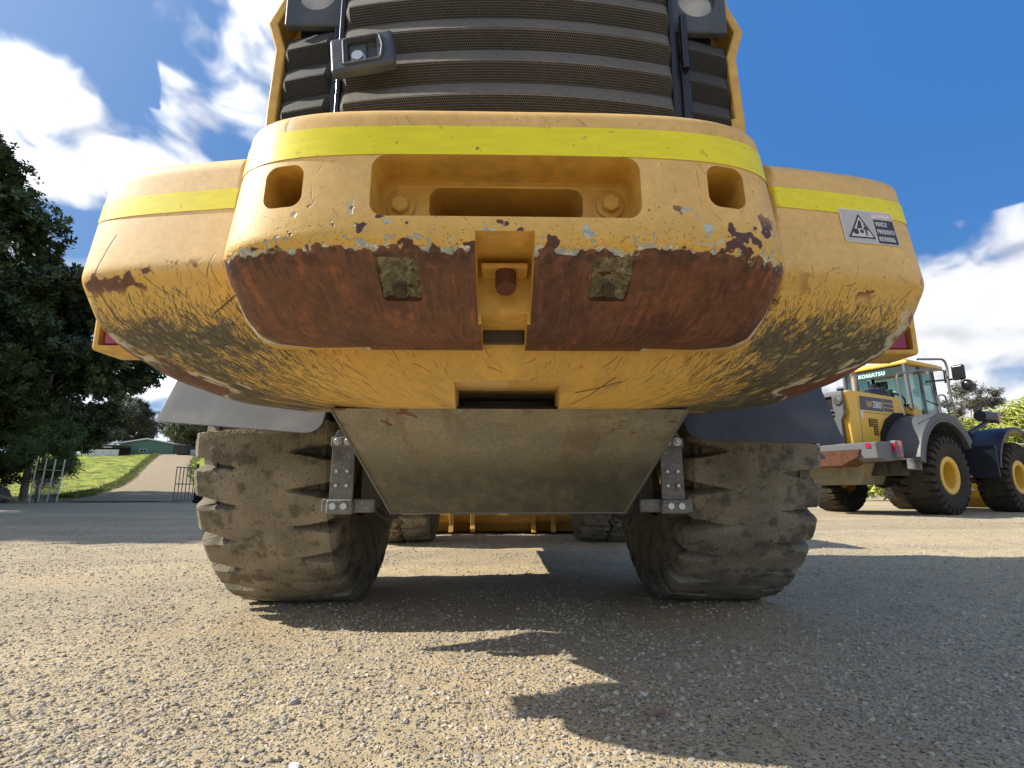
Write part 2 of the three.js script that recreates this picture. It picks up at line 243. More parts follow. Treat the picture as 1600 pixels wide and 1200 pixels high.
// high-visibility tape
const tapeT = tex(1024, 64, (u, v, o) => { const d = tf(u * 4, v, 6, 4), f = vn(u * 500, v * 40); o[0] = .935; o[1] = .875; o[2] = .0; mul3(o, .95 + .08 * d); if (fbm(u * 60, v * 5, 4) > .80) mix3(o, srgb(190, 170, 60), .55); if (fbm(u * 90 + 7, v * 8, 3) > .86) mix3(o, srgb(90, 80, 40), .8); if (f > .965) mix3(o, srgb(244, 240, 150), .5); o[3] = .5 + .3 * (d - .5); }, {});
M.tape = std({ map: tapeT.map, roughness: .42, emissive: rgb(0, 0, 0) });

// ---------- ground ----------
function terrain(x, z) {                              // height of the land; the yard is level, the land behind climbs to the left
  const D = -z;
  const left = sstep(-7, -17, x + (D - 26) * -.18), rise = sstep(31, 96, D) * 6.4 * left;
  const far = sstep(60, 260, D) * 3 * (1 - left), swell = (fbm(x * .06 + 31, z * .06 + 12, 3) - .5) * .5 * sstep(22, 60, D);
  return rise + far + swell + .07 * sstep(8, 11, D) * sstep(3, 7, x);
}
function relief(x, z) {                               // ruts and bumps of the gravel itself
  const t = Math.hypot(x, z) > 40 ? 0 : 1;
  return t * ((fbm(x * .9 + 5, z * .9 + 3, 3) - .5) * .05 + (fbm(x * 3.3, z * 3.3 + 20, 3) - .5) * .022 + (fbm(x * 11 + 3, z * 11, 2) - .5) * .007);
}
const groundH = (x, z) => terrain(x, z) + relief(x, z);
function gravelTex() {
  const W = 2048, c = document.createElement('canvas'), h = document.createElement('canvas'); c.width = c.height = h.width = h.height = W;
  const g = c.getContext('2d'), k = h.getContext('2d'); reseed(77);
  g.fillStyle = 'rgb(182,166,134)'; g.fillRect(0, 0, W, W); k.fillStyle = 'rgb(90,90,90)'; k.fillRect(0, 0, W, W);
  const blob = (x, y, r, col, hh) => {
    const a = rnd() * 3.14, e = rr(.55, 1);
    for (const ox of [-W, 0, W]) for (const oy of [-W, 0, W]) {
      const X = x + ox, Y = y + oy; if (X < -r || X > W + r || Y < -r || Y > W + r) continue;
      g.fillStyle = col; g.beginPath(); g.ellipse(X, Y, r, r * e, a, 0, 6.3); g.fill();
      for (const s of [1, .75, .45]) { const q = Math.round(90 + (hh - 90) * (1 - s * s * .8)); k.fillStyle = `rgb(${q},${q},${q})`; k.beginPath(); k.ellipse(X, Y, r * s, r * e * s, a, 0, 6.3); k.fill(); }
    }
  };
  for (let i = 0; i < 900; i++) { const q = rr(-14, 10); g.globalAlpha = .35; k.globalAlpha = 0; blob(rnd() * W, rnd() * W, rr(10, 60), `rgb(${166 + q | 0},${150 + q | 0},${120 + q * 1.2 | 0})`, 90); } g.globalAlpha = 1; k.globalAlpha = 1;
  const cols = [[176, 168, 150], [152, 146, 134], [190, 178, 152], [128, 124, 116], [168, 150, 118], [108, 106, 102], [200, 192, 176], [158, 132, 104]];
  for (let i = 0; i < 70000; i++) { const r = 1.2 + Math.pow(rnd(), 4) * 7, q = rr(-16, 14), cc = cols[Math.floor(rnd() * cols.length)]; blob(rnd() * W, rnd() * W, r, `rgb(${cc[0] + q | 0},${cc[1] + q | 0},${cc[2] + q | 0})`, 110 + Math.min(140, r * 16)); }
  const mk = (cv, s) => { const t = new THREE.CanvasTexture(cv); if (s) t.colorSpace = THREE.SRGBColorSpace; t.magFilter = THREE.LinearFilter; t.wrapS = t.wrapT = THREE.RepeatWrapping; return t; };
  return { map: mk(c, true), bump: mk(h, false) };
}
const gravelT = gravelTex();
M.ground = std({ map: gravelT.map, bumpMap: gravelT.bump, bumpScale: .016, roughness: .98, vertexColors: true });
function axis(near, step, far, grow) { const a = [0]; let s = step; while (a[a.length - 1] < far) { if (a[a.length - 1] > near) s *= grow; a.push(a[a.length - 1] + s); } return a; }
{
  const xs0 = axis(4.5, .045, 500, 1.09), xs = [...xs0.slice(1).reverse().map((v) => -v), ...xs0];
  const z1 = axis(8, .045, 900, 1.075), z0 = axis(1, .2, 300, 1.3); const zs = [...z0.slice(1).reverse(), ...z1.map((v) => -v)];
  const pos = [], uv = [], col = [], idx = [], C = new THREE.Color();
  for (const z of zs) for (const x of xs) {
    const D = -z, y = groundH(x, z);
    pos.push(x, y, z); uv.push(x / 1.6, z / 1.6);
    const n = fbm(x * .7 + 3, z * .7, 4), n2 = fbm(x * 2.6 + 9, z * 2.6 + 4, 3), n3 = fbm(x * .12 + 60, z * .5 + 14, 3);
    let r = 1.06, g = 1.04, b = .99;                  // bare sandy fines
    const grey = sstep(.40, .62, n * .7 + n2 * .3), k = .7 * grey; r = lerp(r, .84, k); g = lerp(g, .83, k); b = lerp(b, .82, k);
    const red = sstep(.60, .74, fbm(x * 1.1 + 50, z * 1.1 + 8, 3)); r = lerp(r, 1.04, red * .35); g = lerp(g, .90, red * .35); b = lerp(b, .78, red * .35);
    const lane = fbm(x * .16 + 60, z * 2.1 + 14, 3), track = sstep(.5, .66, Math.max(n3, lane)) * sstep(2.6, 4.5, D), dk = sstep(.46, .34, lane) * sstep(2.6, 4.5, D) * .3; r = lerp(r, 1.2, track * .75); g = lerp(g, 1.14, track * .75); b = lerp(b, 1.02, track * .75); r = lerp(r, .74, dk); g = lerp(g, .73, dk); b = lerp(b, .72, dk);
    const away = sstep(30, 60, D) * (x < 0 ? 1 : 1); r = lerp(r, .42, away); g = lerp(g, .46, away); b = lerp(b, .24, away);
    const m = .93 + .14 * n2; C.setRGB(r * m, g * m, b * m); col.push(C.r, C.g, C.b);
  }
  const nx = xs.length; for (let i = 0; i < zs.length - 1; i++) for (let j = 0; j < nx - 1; j++) { const a = i * nx + j; idx.push(a, a + nx, a + 1, a + 1, a + nx, a + nx + 1); }
  const g = new THREE.BufferGeometry(); g.setAttribute('position', new THREE.Float32BufferAttribute(pos, 3)); g.setAttribute('uv', new THREE.Float32BufferAttribute(uv, 2)); g.setAttribute('color', new THREE.Float32BufferAttribute(col, 3)); g.setIndex(idx); g.computeVertexNormals();
  const flip = g.attributes.normal.getY(0) < 0; if (flip) { const ix = g.index.array; for (let i = 0; i < ix.length; i += 3) { const t = ix[i]; ix[i] = ix[i + 1]; ix[i + 1] = t; } g.computeVertexNormals(); }
  const m = mesh('gravel_ground', g, M.ground); tag(m, 'sandy gravel yard with grey stones under the big yellow wheel loader', 'ground', null, 'structure');
}
// loose stones
function stoneGeo(s) { reseed(s); const g = mergeVertices(new THREE.IcosahedronGeometry(1, 0).deleteAttribute('uv').deleteAttribute('normal')), p = g.attributes.position, ax = [rr(.8, 1.25), rr(.5, .75), rr(.75, 1.1)]; for (let i = 0; i < p.count; i++) { const k = rr(.62, 1.2); p.setXYZ(i, p.getX(i) * k * ax[0], p.getY(i) * k * ax[1], p.getZ(i) * k * ax[2]); } g.computeVertexNormals(); const f = g.toNonIndexed(); f.computeVertexNormals(); return f; }
const stoneT = tex(128, 128, (u, v, o) => { const d = tf(u, v, 6, 4); o[0] = o[1] = o[2] = .75 + .3 * (d - .5) * 2 * .6; o[3] = d; }, {});
M.stone = std({ color: rgb(1, 1, 1), roughness: .95 });
{
  const variants = [stoneGeo(5), stoneGeo(6), stoneGeo(7)], lists = [[], [], []]; reseed(991);
  const tints = [[.42, .37, .285], [.38, .34, .275], [.33, .30, .25], [.46, .40, .30], [.29, .265, .225], [.40, .335, .245], [.47, .42, .34]];
  for (let i = 0; i < 380000; i++) {
    const D = .75 + Math.pow(rnd(), 2.3) * 10.5, x = rr(-1.15, 1.15) * (D + .3), z = -D;
    const dens = fbm(x * 1.1 + 20, z * 1.1 + 7, 3), dens2 = fbm(x * 3 + 40, z * 3, 2); if (rnd() > sstep(.34, .62, dens * .65 + dens2 * .35) * .95 + .1) continue;
    const big = Math.pow(rnd(), 9), r = (.0011 + .0014 * rnd() + big * .0085) * (1 + D * .06);
    lists[i % 3].push([x, groundH(x, z) + r * .12, z, r, rnd() * 6.3, rr(-.4, .4), rr(-.4, .4), tints[Math.floor(rnd() * tints.length)], rr(.85, 1.15)]);
  }
  const root = new THREE.Group(); root.name = 'gravel_stones'; scene.add(root); tag(root, 'loose small grey and tan stones scattered over the sandy yard', 'gravel', null, 'stuff');
  lists.forEach((l, k) => {
    const im = new THREE.InstancedMesh(variants[k], M.stone, l.length), m = new THREE.Matrix4(), q = new THREE.Quaternion(), e = new THREE.Euler(), C = new THREE.Color();
    l.forEach(([x, y, z, r, a, b, c, t, s], i) => { m.compose(new THREE.Vector3(x, y, z), q.setFromEuler(e.set(b, a, c)), new THREE.Vector3(r, r, r)); im.setMatrixAt(i, m); im.setColorAt(i, C.setRGB(t[0] * s, t[1] * s, t[2] * s)); });
    im.name = 'stones'; im.userData.kind = 'stuff'; im.castShadow = im.receiveShadow = true; root.add(im);
  });
}
// ---------- the big yellow wheel loader seen from behind ----------
const loader = thing('wheel_loader', 'big yellow wheel loader close up from behind with scratched counterweight and rusty underside', 'wheel loader', [.02, 0, -3.2]);
const inLoader = (o) => { o.position.x -= loader.position.x; o.position.z -= loader.position.z; return o; };   // parts below are given in yard coordinates
const part = (name, geo, mat, label) => inLoader(mesh(name, geo, mat, loader, label));
const Z = (D) => -D;

// centre counterweight
const CW = ringLoft([
  { y: 1.4022, d: 1.232, w: .528, cd: .264, db: 1.54 }, { y: 1.3996, d: 1.0736, w: .572, cd: .2816, db: 1.54 }, { y: 1.367, d: 1.0252, w: .6072, cd: .2992, db: 1.54 },
  { y: 1.0678, d: 1.012, w: .638, cd: .2904, db: 1.54 }, { y: 1.037, d: 1.0428, w: .6336, cd: .264, db: 1.54 }, { y: .975, d: 1.152, w: .626, cd: .19, db: 1.45 }, { y: .937, d: 1.219, w: .606, cd: .13, db: 1.38 }, { y: .930, d: 1.240, w: .590, cd: .10, db: 1.355 }, { y: .922, d: 1.2584, w: .562, cd: .07, db: 1.335 },
], { n: 4.3, smooth: .022, M: 110, N: 90, cx: .0132 });
const strokes = (g, n, f) => { for (let i = 0; i < n; i++) f(g, i); };
function scratch(g, x, y, len, ang, wd, a, bend = 0) { g.strokeStyle = `rgba(255,255,255,${a})`; g.lineWidth = wd; g.beginPath(); g.moveTo(x, y); const X = x + Math.cos(ang) * len, Y = y + Math.sin(ang) * len; g.quadraticCurveTo((x + X) / 2 - Math.sin(ang) * bend, (y + Y) / 2 + Math.cos(ang) * bend, X, Y); g.stroke(); }
const centreT = (() => {
  const W = 2048, H = 1024, Q = 0.88, wm = 2.4, hm = CW.tot / Q, vCh = CW.sAt(1.0616) * hm, vTop = CW.sAt(1.3626) * hm; reseed(41);
  const scr = canvasData(W, H, (g) => {
    strokes(g, 420, () => { const x = rnd() * W, y = (vTop + rnd() * (vCh - vTop + .02)) / hm * H; scratch(g, x, y, Math.pow(rnd(), 2) * 34 + 2, rr(.4, 2.4), rr(.6, 1.6), rr(.25, .9), rr(-4, 4)); });
    strokes(g, 2200, () => { const x = rnd() * W, y = (vCh - Math.pow(rnd(), 2) * .09 + .015) / hm * H; scratch(g, x, y, rr(1, 7), rr(.2, 2.9), rr(.6, 1.8), rr(.4, .95)); });
    strokes(g, 40, () => scratch(g, (rnd() < .5 ? rr(.17, .4) : rr(.66, .86)) * W, (vTop + rnd() * (vCh - vTop)) / hm * H, rr(20, 70), rr(1, 2.2), 1.1, rr(.5, .9), rr(-10, 10)));
    strokes(g, 900, () => { g.fillStyle = `rgba(255,255,255,${rr(.3, .95)})`; g.beginPath(); const s = rnd() < .55 ? -1 : 1, x = (.5 + s * rr(.16, .36)) * W; g.ellipse(rnd() < .5 ? x : rnd() * W, (vTop + rnd() * (vCh - vTop + .02)) / hm * H, rr(.5, 2.6), rr(.5, 2), rr(0, 3), 0, 6.3); g.fill(); });
  });
  return tex(W, H, (u, v, o, X, Y) => {
    const x = (u - .5) * wm, y = v * hm, s = scr[(Y * W + X) * 4] / 255, big = fbm(x * 7, y * 7, 4), fine = fbm(x * 60, y * 60, 3), run = fbm(x * 55 + 3, y * 5 + 8, 4), f2 = vn(x * 300, y * 300);
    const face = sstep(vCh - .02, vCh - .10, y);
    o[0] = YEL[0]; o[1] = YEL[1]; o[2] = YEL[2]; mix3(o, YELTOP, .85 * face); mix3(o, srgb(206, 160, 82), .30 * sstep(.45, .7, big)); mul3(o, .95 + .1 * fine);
    let h = .62 + .04 * (fine - .5), ro = .46 + .2 * big;
    // chips to the metal along the bend and near the corners, pale primer round them
    const nb = fbm(x * 22 + 4, y * 22, 4), nc = fbm(x * 62 + 9, y * 62 + 2, 4);
    const topLeft = sstep(.52, .62, -x) * sstep(.80, .70, -x) * (1 - sstep(.26, .42, y)) * sstep(.5, .66, nb);
    let bare = topLeft * 1.1;
    if (s > .3) { const t = sstep(.3, .7, s); mix3(o, srgb(112, 84, 48), t * .9); h -= .08 * t; }
    const rustEdge = vCh + .012 + (nb - .5) * .05 + (nc - .5) * .03;
    const sideX = .745 - .02 * sstep(vCh, hm, y) + (nb - .5) * .03, inX = sstep(sideX + .004, sideX - .004, Math.abs(x));
    const rust = sstep(rustEdge - .002, rustEdge + .004, y) * inX;
    const prim = sstep(rustEdge - .005 - Math.max(0, nc - .50) * .16, rustEdge - Math.max(0, nc - .50) * .16, y) * (1 - rust) * sstep(.36, .44, nb + .1 * nc) * sstep(sideX + .045, sideX + .02, Math.abs(x));
    const spot = .9 * sstep(.69, .72, nb) * sstep(.07, .02, Math.abs(y - vCh + .055)) * sstep(.72, .6, Math.abs(x));
    bare = Math.max(bare, prim, spot);
    if (bare > .02) { mix3(o, nb > .55 ? PRIMER : srgb(206, 202, 188), clamp(bare)); if (nc > .62) mix3(o, srgb(128, 136, 132), .6 * clamp(bare)); h -= .22 * clamp(bare); ro = .7; }
    const dk = sstep(.70, .74, fbm(x * 30 + 70, y * 30, 3)) * sstep(.12, .03, Math.abs(y - vCh + .03)); if (dk > 0) { mix3(o, RUSTD, dk); h -= .2 * dk; }
    // rusted underside
    if (rust > 0) {
      const R = [RUST[0], RUST[1], RUST[2]]; mix3(R, srgb(146, 86, 50), .75 * sstep(.56, .72, run) * sstep(.36, .6, nb)); mix3(R, RUSTD, .8 * sstep(.42, .7, big)); mix3(R, srgb(128, 82, 58), .4 * sstep(.55, .75, fbm(x * 120, y * 12 + 5, 3))); mix3(R, srgb(66, 42, 34), .5 * sstep(.6, .75, fbm(x * 150 + 9, y * 22, 3))); mix3(R, srgb(58, 38, 32), .8 * sstep(.05, .0, y - rustEdge) * sstep(.35, .6, nc)); mul3(R, .82 + .36 * fine); if (f2 > .93) mix3(R, srgb(170, 96, 48), .5);
      mix3(o, R, rust); h = lerp(h, .30 + .28 * (run - .5) + .3 * (fine - .5) + .25 * (nb - .5), rust); ro = lerp(ro, .88, rust);
    }
    o[3] = h; o[4] = ro;
  }, { repeat: [1 / wm / Q, .997 / hm / Q, .5, .0015] });
})();
M.mudDark = std({ map: mudT.map, bumpMap: mudT.bump, bumpScale: .004, roughness: 1, color: rgb(.62, .5, .42) });
M.centre = std({ map: centreT.map, bumpMap: centreT.bump, bumpScale: .006, roughness: .55 });
const cutRound = (w, h, r, x, y, d0, d1) => { const g = new THREE.ExtrudeGeometry(rrect(w - .024, h - .024, Math.max(.004, r - .012), x, y), { depth: d1 - d0 - .024, bevelEnabled: true, bevelThickness: .024, bevelSize: .012, bevelSegments: 3, curveSegments: 6 }); boxUV(g); return g.translate(0, 0, -d1 + .024); };
const tiltBox = (w, l, t, x, y, d) => { const g = new RoundedBoxGeometry(w, l, t, 3, .012); g.rotateX(1.052); return boxUV(g.toNonIndexed()).translate(x, y, -d); };
const [cwGeo, cwMats] = cutWith(CW.geo, M.centre, M.paint,
  cutRound(.5562, .1408, .0308, .0101, 1.1884, .792, 1.1308), cutRound(.3476, .0827, .0264, .011, 1.2077, 1.056, 1.44),
  cutRound(.0862, .0986, .0264, -.4532, 1.1936, .792, 1.44), cutRound(.0862, .0986, .0264, .4761, 1.2042, .792, 1.44),
  boxUV(new THREE.BoxGeometry(.1197, .3168, .5).toNonIndexed()).translate(.0075, .9279, -.9486), boxUV(new THREE.BoxGeometry(.1055, .20, .4).toNonIndexed()).translate(.0075, .874, -1.36),
  { geo: tiltBox(.0862, .1162, .0528, -.2138, 1.0088, 1.0894), mat: M.rust }, { geo: tiltBox(.0862, .1162, .0528, .2332, 1.0124, 1.0868), mat: M.rust });
part('counterweight', cwGeo, cwMats, 'yellow centre block with rusty underside, recess and two square pockets');
const hexBolt = (r, len, axisRot, x, y, z) => { const g = mergeGeometries([norm(new THREE.CylinderGeometry(r, r, len, 6).translate(0, len / 2, 0)), norm(new THREE.CylinderGeometry(r * .86, r, len * .14, 6).translate(0, len * 1.07, 0)), norm(new THREE.CylinderGeometry(r * 1.5, r * 1.5, .006, 24).translate(0, .003, 0))]); g.rotateX(axisRot); return g.translate(x, y, z); };
for (const [x, y] of [[-.2253, 1.198], [.2455, 1.206]]) part('bolt', hexBolt(.0205, .02, Math.PI / 2, x, y, -1.129), M.boltYellow);
part('recess_shade_plate', bx(.36, .11, .01, .011, 1.21, -1.425, .003), M.dark);  // dark plate added to stand for the shade inside the recess
part('pin', cyl(.03, .03, 'y', .0097, 1.1866, -1.1968), M.rust);
part('slot_shade', bx(.104, .05, .02, .0075, .965, -1.34, .004), M.dark);  // dark block added as the shade low in the slot
part('slot_ledge', bx(.105, .012, .07, .0075, 1.064, -1.165, .004), M.paint);
part('bolt', [cyl(.0235, .045, 'y', 0, 0, 0, 24).rotateX(-.45).translate(.0106, 1.040, -1.150), cyl(.0215, .012, 'y', 0, -.027, 0, 24).rotateX(-.45).translate(.0106, 1.040, -1.150)], M.rust, 'rusty bolt head in the centre slot');
for (const [x, y, d, s] of [[-.2138, 1.0088, 1.0894, 3], [.2332, 1.0124, 1.0868, 8]]) {
  const g = new THREE.PlaneGeometry(.0862, .1162, 26, 34), p = g.attributes.position;
  for (let i = 0; i < p.count; i++) { const a = p.getX(i), b = p.getY(i), q = Math.hypot(a + .004, b + .028); p.setZ(i, -.012 + (fbm(a * 60 + s, b * 60 + s, 3) - .5) * .03 - .008 * sstep(.05, .03, q)); }
  g.computeVertexNormals(); boxUV(g); g.rotateX(1.052); g.translate(x, y, -d);
  const m = part('dried_mud', g, M.mud, 'dried grey mud packed in a bolt pocket');
  mesh('bolt', new THREE.CylinderGeometry(.014, .017, .016, 6).rotateX(1.052 + Math.PI / 2).translate(x - .003, y - .016, -d - .018), M.mudDark, m);
}
part('reflective_tape', CW.patch((u, v) => [lerp(-.94, .94, u), lerp(1.2596, 1.3283, v) - .004 * Math.abs(u - .5)], 160, 5, .0016), M.tape, 'bright yellow reflective tape across the centre block');

// side wings and lower beam in one casting
const dipF = (x, y) => .18 * (1 - sstep(.6908, .7172, Math.abs(x))) * sstep(1.037, 1.125, y);
const CS = ringLoft([
  { y: 1.4944, d: 1.3988, w: 1.0792, cd: .1144, db: 1.848 }, { y: 1.4874, d: 1.2888, w: 1.1197, cd: .1232, db: 1.848 }, { y: 1.4566, d: 1.2536, w: 1.1557, cd: .132, db: 1.848 },
  { y: 1.1470, d: 1.2422, w: 1.2006, cd: .1408, db: 1.848 }, { y: 1.0414, d: 1.3064, w: 1.1827, cd: .1408, db: 1.804 }, { y: 0.9754, d: 1.3478, w: 1.1242, cd: .132, db: 1.716 },
  { y: 0.8918, d: 1.4006, w: 0.9803, cd: .1056, db: 1.628 }, { y: 0.8328, d: 1.4700, w: 0.8094, cd: .0704, db: 1.5664 }, { y: 0.8064, d: 1.5083, w: 0.5936, cd: .044, db: 1.5444 },
], { n: 7, sweep: .135, smooth: .028, M: 120, N: 135, cx: .0246, dip: dipF, x0: .8 });
const wingT = (() => {
  const W = 2048, H = 768, Q = 0.88, wm = 3.3, hm = CS.tot / Q, vB = CS.sAt(1.147) * hm, v3 = CS.sAt(.9754) * hm; reseed(97);
  const dens = (x, y) => { const ax = Math.abs(x) * lerp(1, .62, sstep(vB, hm, y)), out = sstep(.30, 1.0, ax); return sstep(vB + .10 - .10 * out, v3 + .05 - .06 * out, y) * sstep(.36, .80, ax) * (x < 0 ? 1 : 1.12); };
  const scr = canvasData(W, H, (g) => {
    strokes(g, 60000, () => { const x = rr(-1.5, 1.5), y = rr(vB - .03, hm), d = dens(x, y); if (rnd() > d * .9 + .02) return; const a = (x < 0 ? 1.42 : 1.72) + rr(-.5, .5) * (rnd() < .3 ? 1.4 : .6); scratch(g, (x / wm + .5) * W, y / hm * H, rr(5, 22) * (rnd() < .06 ? 2.6 : 1), a, rr(.6, 1.5), rr(.3, .8), rr(-3, 3)); });
    strokes(g, 260, () => { const x = rr(-1.4, 1.4), y = rr(vB - .05, hm); scratch(g, (x / wm + .5) * W, y / hm * H, rr(10, 60), x < 0 ? rr(.3, 1.9) : rr(1.3, 2.8), rr(.8, 1.8), rr(.4, .9), rr(-9, 9)); });
    strokes(g, 700, () => { g.fillStyle = `rgba(255,255,255,${rr(.3, .9)})`; g.beginPath(); g.ellipse(rnd() * W, rr(.3, 1) * H, rr(.5, 2.2), rr(.5, 1.6), 0, 0, 6.3); g.fill(); });
    for (const [x, y, x2, y2] of [[.42, .80, .36, .91], [.30, .86, .46, .815], [-.92, .60, -.80, .53], [-1.24, .36, -1.29, .50], [-1.29, .5, -1.25, .62]]) scratch(g, (x / wm + .5) * W, y / .92 * H, Math.hypot((x2 - x) / wm * W, (y2 - y) / .92 * H), Math.atan2((y2 - y) / .92 * H, (x2 - x) / wm * W), 3.4, 1, 6);
  });
  return tex(W, H, (u, v, o, X, Y) => {
    const x = (u - .5) * wm, y = v * hm, ax = Math.abs(x), s = scr[(Y * W + X) * 4] / 255, big = fbm(x * 6 + 30, y * 6, 4), nb = fbm(x * 16 + 4, y * 16, 4), nc = fbm(x * 50 + 9, y * 50 + 2, 3), fine = fbm(x * 70, y * 70, 2);
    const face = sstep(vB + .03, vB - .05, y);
    o[0] = YEL[0]; o[1] = YEL[1]; o[2] = YEL[2]; mix3(o, YELTOP, .9 * face); mix3(o, srgb(200, 168, 104), .3 * sstep(.45, .72, big)); if (x < 0) mix3(o, srgb(240, 206, 156), .55 * face); mul3(o, .95 + .1 * fine);  // left wing face lightened further, its sunlight put into the colour
    let h = .6, ro = .46 + .2 * big;
    const mid = sstep(.75, .3, ax) * sstep(v3, hm, y); mix3(o, srgb(168, 138, 82), .5 * mid * sstep(.4, .65, nb));
    const d = dens(x, y), sc = sstep(.60, .80, d * .78 + (nb - .5) * .5 + (nc - .5) * .6); mix3(o, SCUFF, .8 * sc); h -= .10 * sc; if (sc > .2) ro = .75;
    if (s > .25) { const t = sstep(.25, .7, s); const cS = sc > .5 && nc > .70 ? srgb(170, 150, 108) : srgb(60, 54, 40); mix3(o, cS, t * .85); h -= .12 * t; }
    const e = 1.41 - .25 * sstep(v3 - .02, hm, y) - .02 * sstep(vB, v3, y) - ax + (nb - .5) * .20 + (nc - .5) * .06 + .5 * sstep(v3 + .16, v3 + .24, y), below = sstep(vB + .03, vB + .10, y + (nb - .5) * .08);
    const rust = sstep(.035, .02, e) * below, prim = sstep(.09, .06, e - (nc - .5) * .2) * below * (1 - rust) * sstep(.44, .52, fbm(x * 9 + 60, y * 9, 3));
    if (prim > 0) { mix3(o, srgb(196, 184, 158), prim * .9); h -= .16 * prim; ro = .7; }
    const patch = sstep(.62, .66, nb) * sstep(.055, .02, Math.abs(y - vB - .02)) * sstep(.85, 1.0, ax); const rr2 = Math.max(rust, patch);
    if (rr2 > 0) { const R = [RUST[0], RUST[1], RUST[2]]; mix3(R, RUSTD, .6 * sstep(.45, .7, big)); mix3(R, srgb(140, 74, 40), .5 * sstep(.5, .7, nc)); mul3(R, .85 + .3 * fine); mix3(o, R, rr2); h = lerp(h, .3 + .4 * (nc - .5), rr2); ro = lerp(ro, .88, rr2); }
    o[3] = h; o[4] = ro;
  }, { repeat: [1 / wm / Q, 1 / hm / Q, .5, 0] });
})();
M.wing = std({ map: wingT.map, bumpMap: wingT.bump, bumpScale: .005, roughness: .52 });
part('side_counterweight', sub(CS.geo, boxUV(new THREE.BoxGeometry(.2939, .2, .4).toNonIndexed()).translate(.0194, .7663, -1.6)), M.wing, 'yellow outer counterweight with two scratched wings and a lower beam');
part('reflective_tape', CS.patch((u, v) => [lerp(-.97, CS.qAt(-.7242, .5), u), lerp(1.3128, 1.3726, v)], 60, 4, .0016), M.tape, 'scuffed yellow reflective tape on the wing beside the trees');
part('reflective_tape', CS.patch((u, v) => [lerp(CS.qAt(.7348, .5), .97, u), lerp(1.3336, 1.3952, v)], 60, 4, .0016), M.tape, 'yellow reflective tape on the wing with the warning sticker');
{
  const st = canvasTex(832, 400, (g, W, H) => {
    g.fillStyle = '#d9d6cf'; g.fillRect(0, 0, W, H); g.fillStyle = '#b9b6b0'; g.fillRect(10, 10, 395, H - 20);
    g.lineJoin = 'round'; g.strokeStyle = '#2c2c30'; g.fillStyle = '#cfccc4'; g.lineWidth = 20; g.beginPath(); g.moveTo(212, 66); g.lineTo(372, 336); g.lineTo(52, 336); g.closePath(); g.fill(); g.stroke();
    g.fillStyle = '#2c2c30'; g.beginPath(); g.moveTo(196, 130); g.lineTo(226, 130); g.lineTo(226, 226); g.lineTo(168, 226); g.lineTo(168, 240); g.lineTo(150, 240); g.closePath(); g.fill(); g.beginPath(); g.arc(136, 268, 34, 0, 6.3); g.fill(); g.beginPath(); g.arc(210, 262, 24, 0, 6.3); g.fill();
    g.beginPath(); g.arc(268, 176, 15, 0, 6.3); g.fill(); g.beginPath(); g.moveTo(252, 196); g.lineTo(286, 196); g.lineTo(304, 250); g.lineTo(292, 254); g.lineTo(280, 226); g.lineTo(282, 312); g.lineTo(270, 312); g.lineTo(268, 262); g.lineTo(262, 312); g.lineTo(250, 312); g.lineTo(254, 226); g.lineTo(240, 250); g.lineTo(232, 244); g.closePath(); g.fill();
    g.fillStyle = '#c9aeb2'; g.fillRect(415, 10, W - 425, 84); g.fillStyle = '#2f2f38'; g.fillRect(415, 98, W - 425, H - 108);
    g.fillStyle = '#efe6e6'; g.font = 'bold 66px sans-serif'; g.fillText('DANGER', 500, 76, 300); g.beginPath(); g.moveTo(458, 24); g.lineTo(490, 78); g.lineTo(426, 78); g.closePath(); g.fill(); g.fillStyle = '#c9aeb2'; g.fillRect(455, 42, 6, 20); g.fillRect(455, 66, 6, 6);
    g.fillStyle = '#e6e4e0'; g.font = 'bold 72px sans-serif'; g.fillText('VEHICLE', 440, 178, 220); g.fillText('FREQUENTLY', 440, 268, 360); g.fillText('REVERSING', 440, 358, 320);
    reseed(9); for (let i = 0; i < 90; i++) { g.fillStyle = `rgba(90,70,40,${rr(.1, .6)})`; g.beginPath(); g.arc(rnd() * W, rnd() * H, rr(.6, 3.4), 0, 6.3); g.fill(); }
  });
  part('warning_sticker', CS.patch((u, v) => [lerp(CS.qAt(.9574, .5), CS.qAt(1.137, .5), u), lerp(1.2464, 1.3468, v) + .004 * u], 24, 6, .0022), std({ map: st, roughness: .45 }), 'grey warning sticker about reversing');
}
// tail lamp boxes
for (const s of [-1, 1]) {
  const xo = s < 0 ? -1.25 : 1.318, x = xo - s * .14, box = part('tail_lamp_box', sub(bx(.28, .19, .14, x, 1.088, -1.70, .012), bx(.19, .075, .08, x + s * .024, 1.046, -1.625, .008)), M.paint);
  mesh('lens', bx(.18, .066, .02, x + s * .024, 1.046, -1.652, .008), M.redLens, box); mesh('lens', cyl(.034, .02, 'z', x + s * .05, 1.135, -1.628, 24), M.whiteLens, box);
}

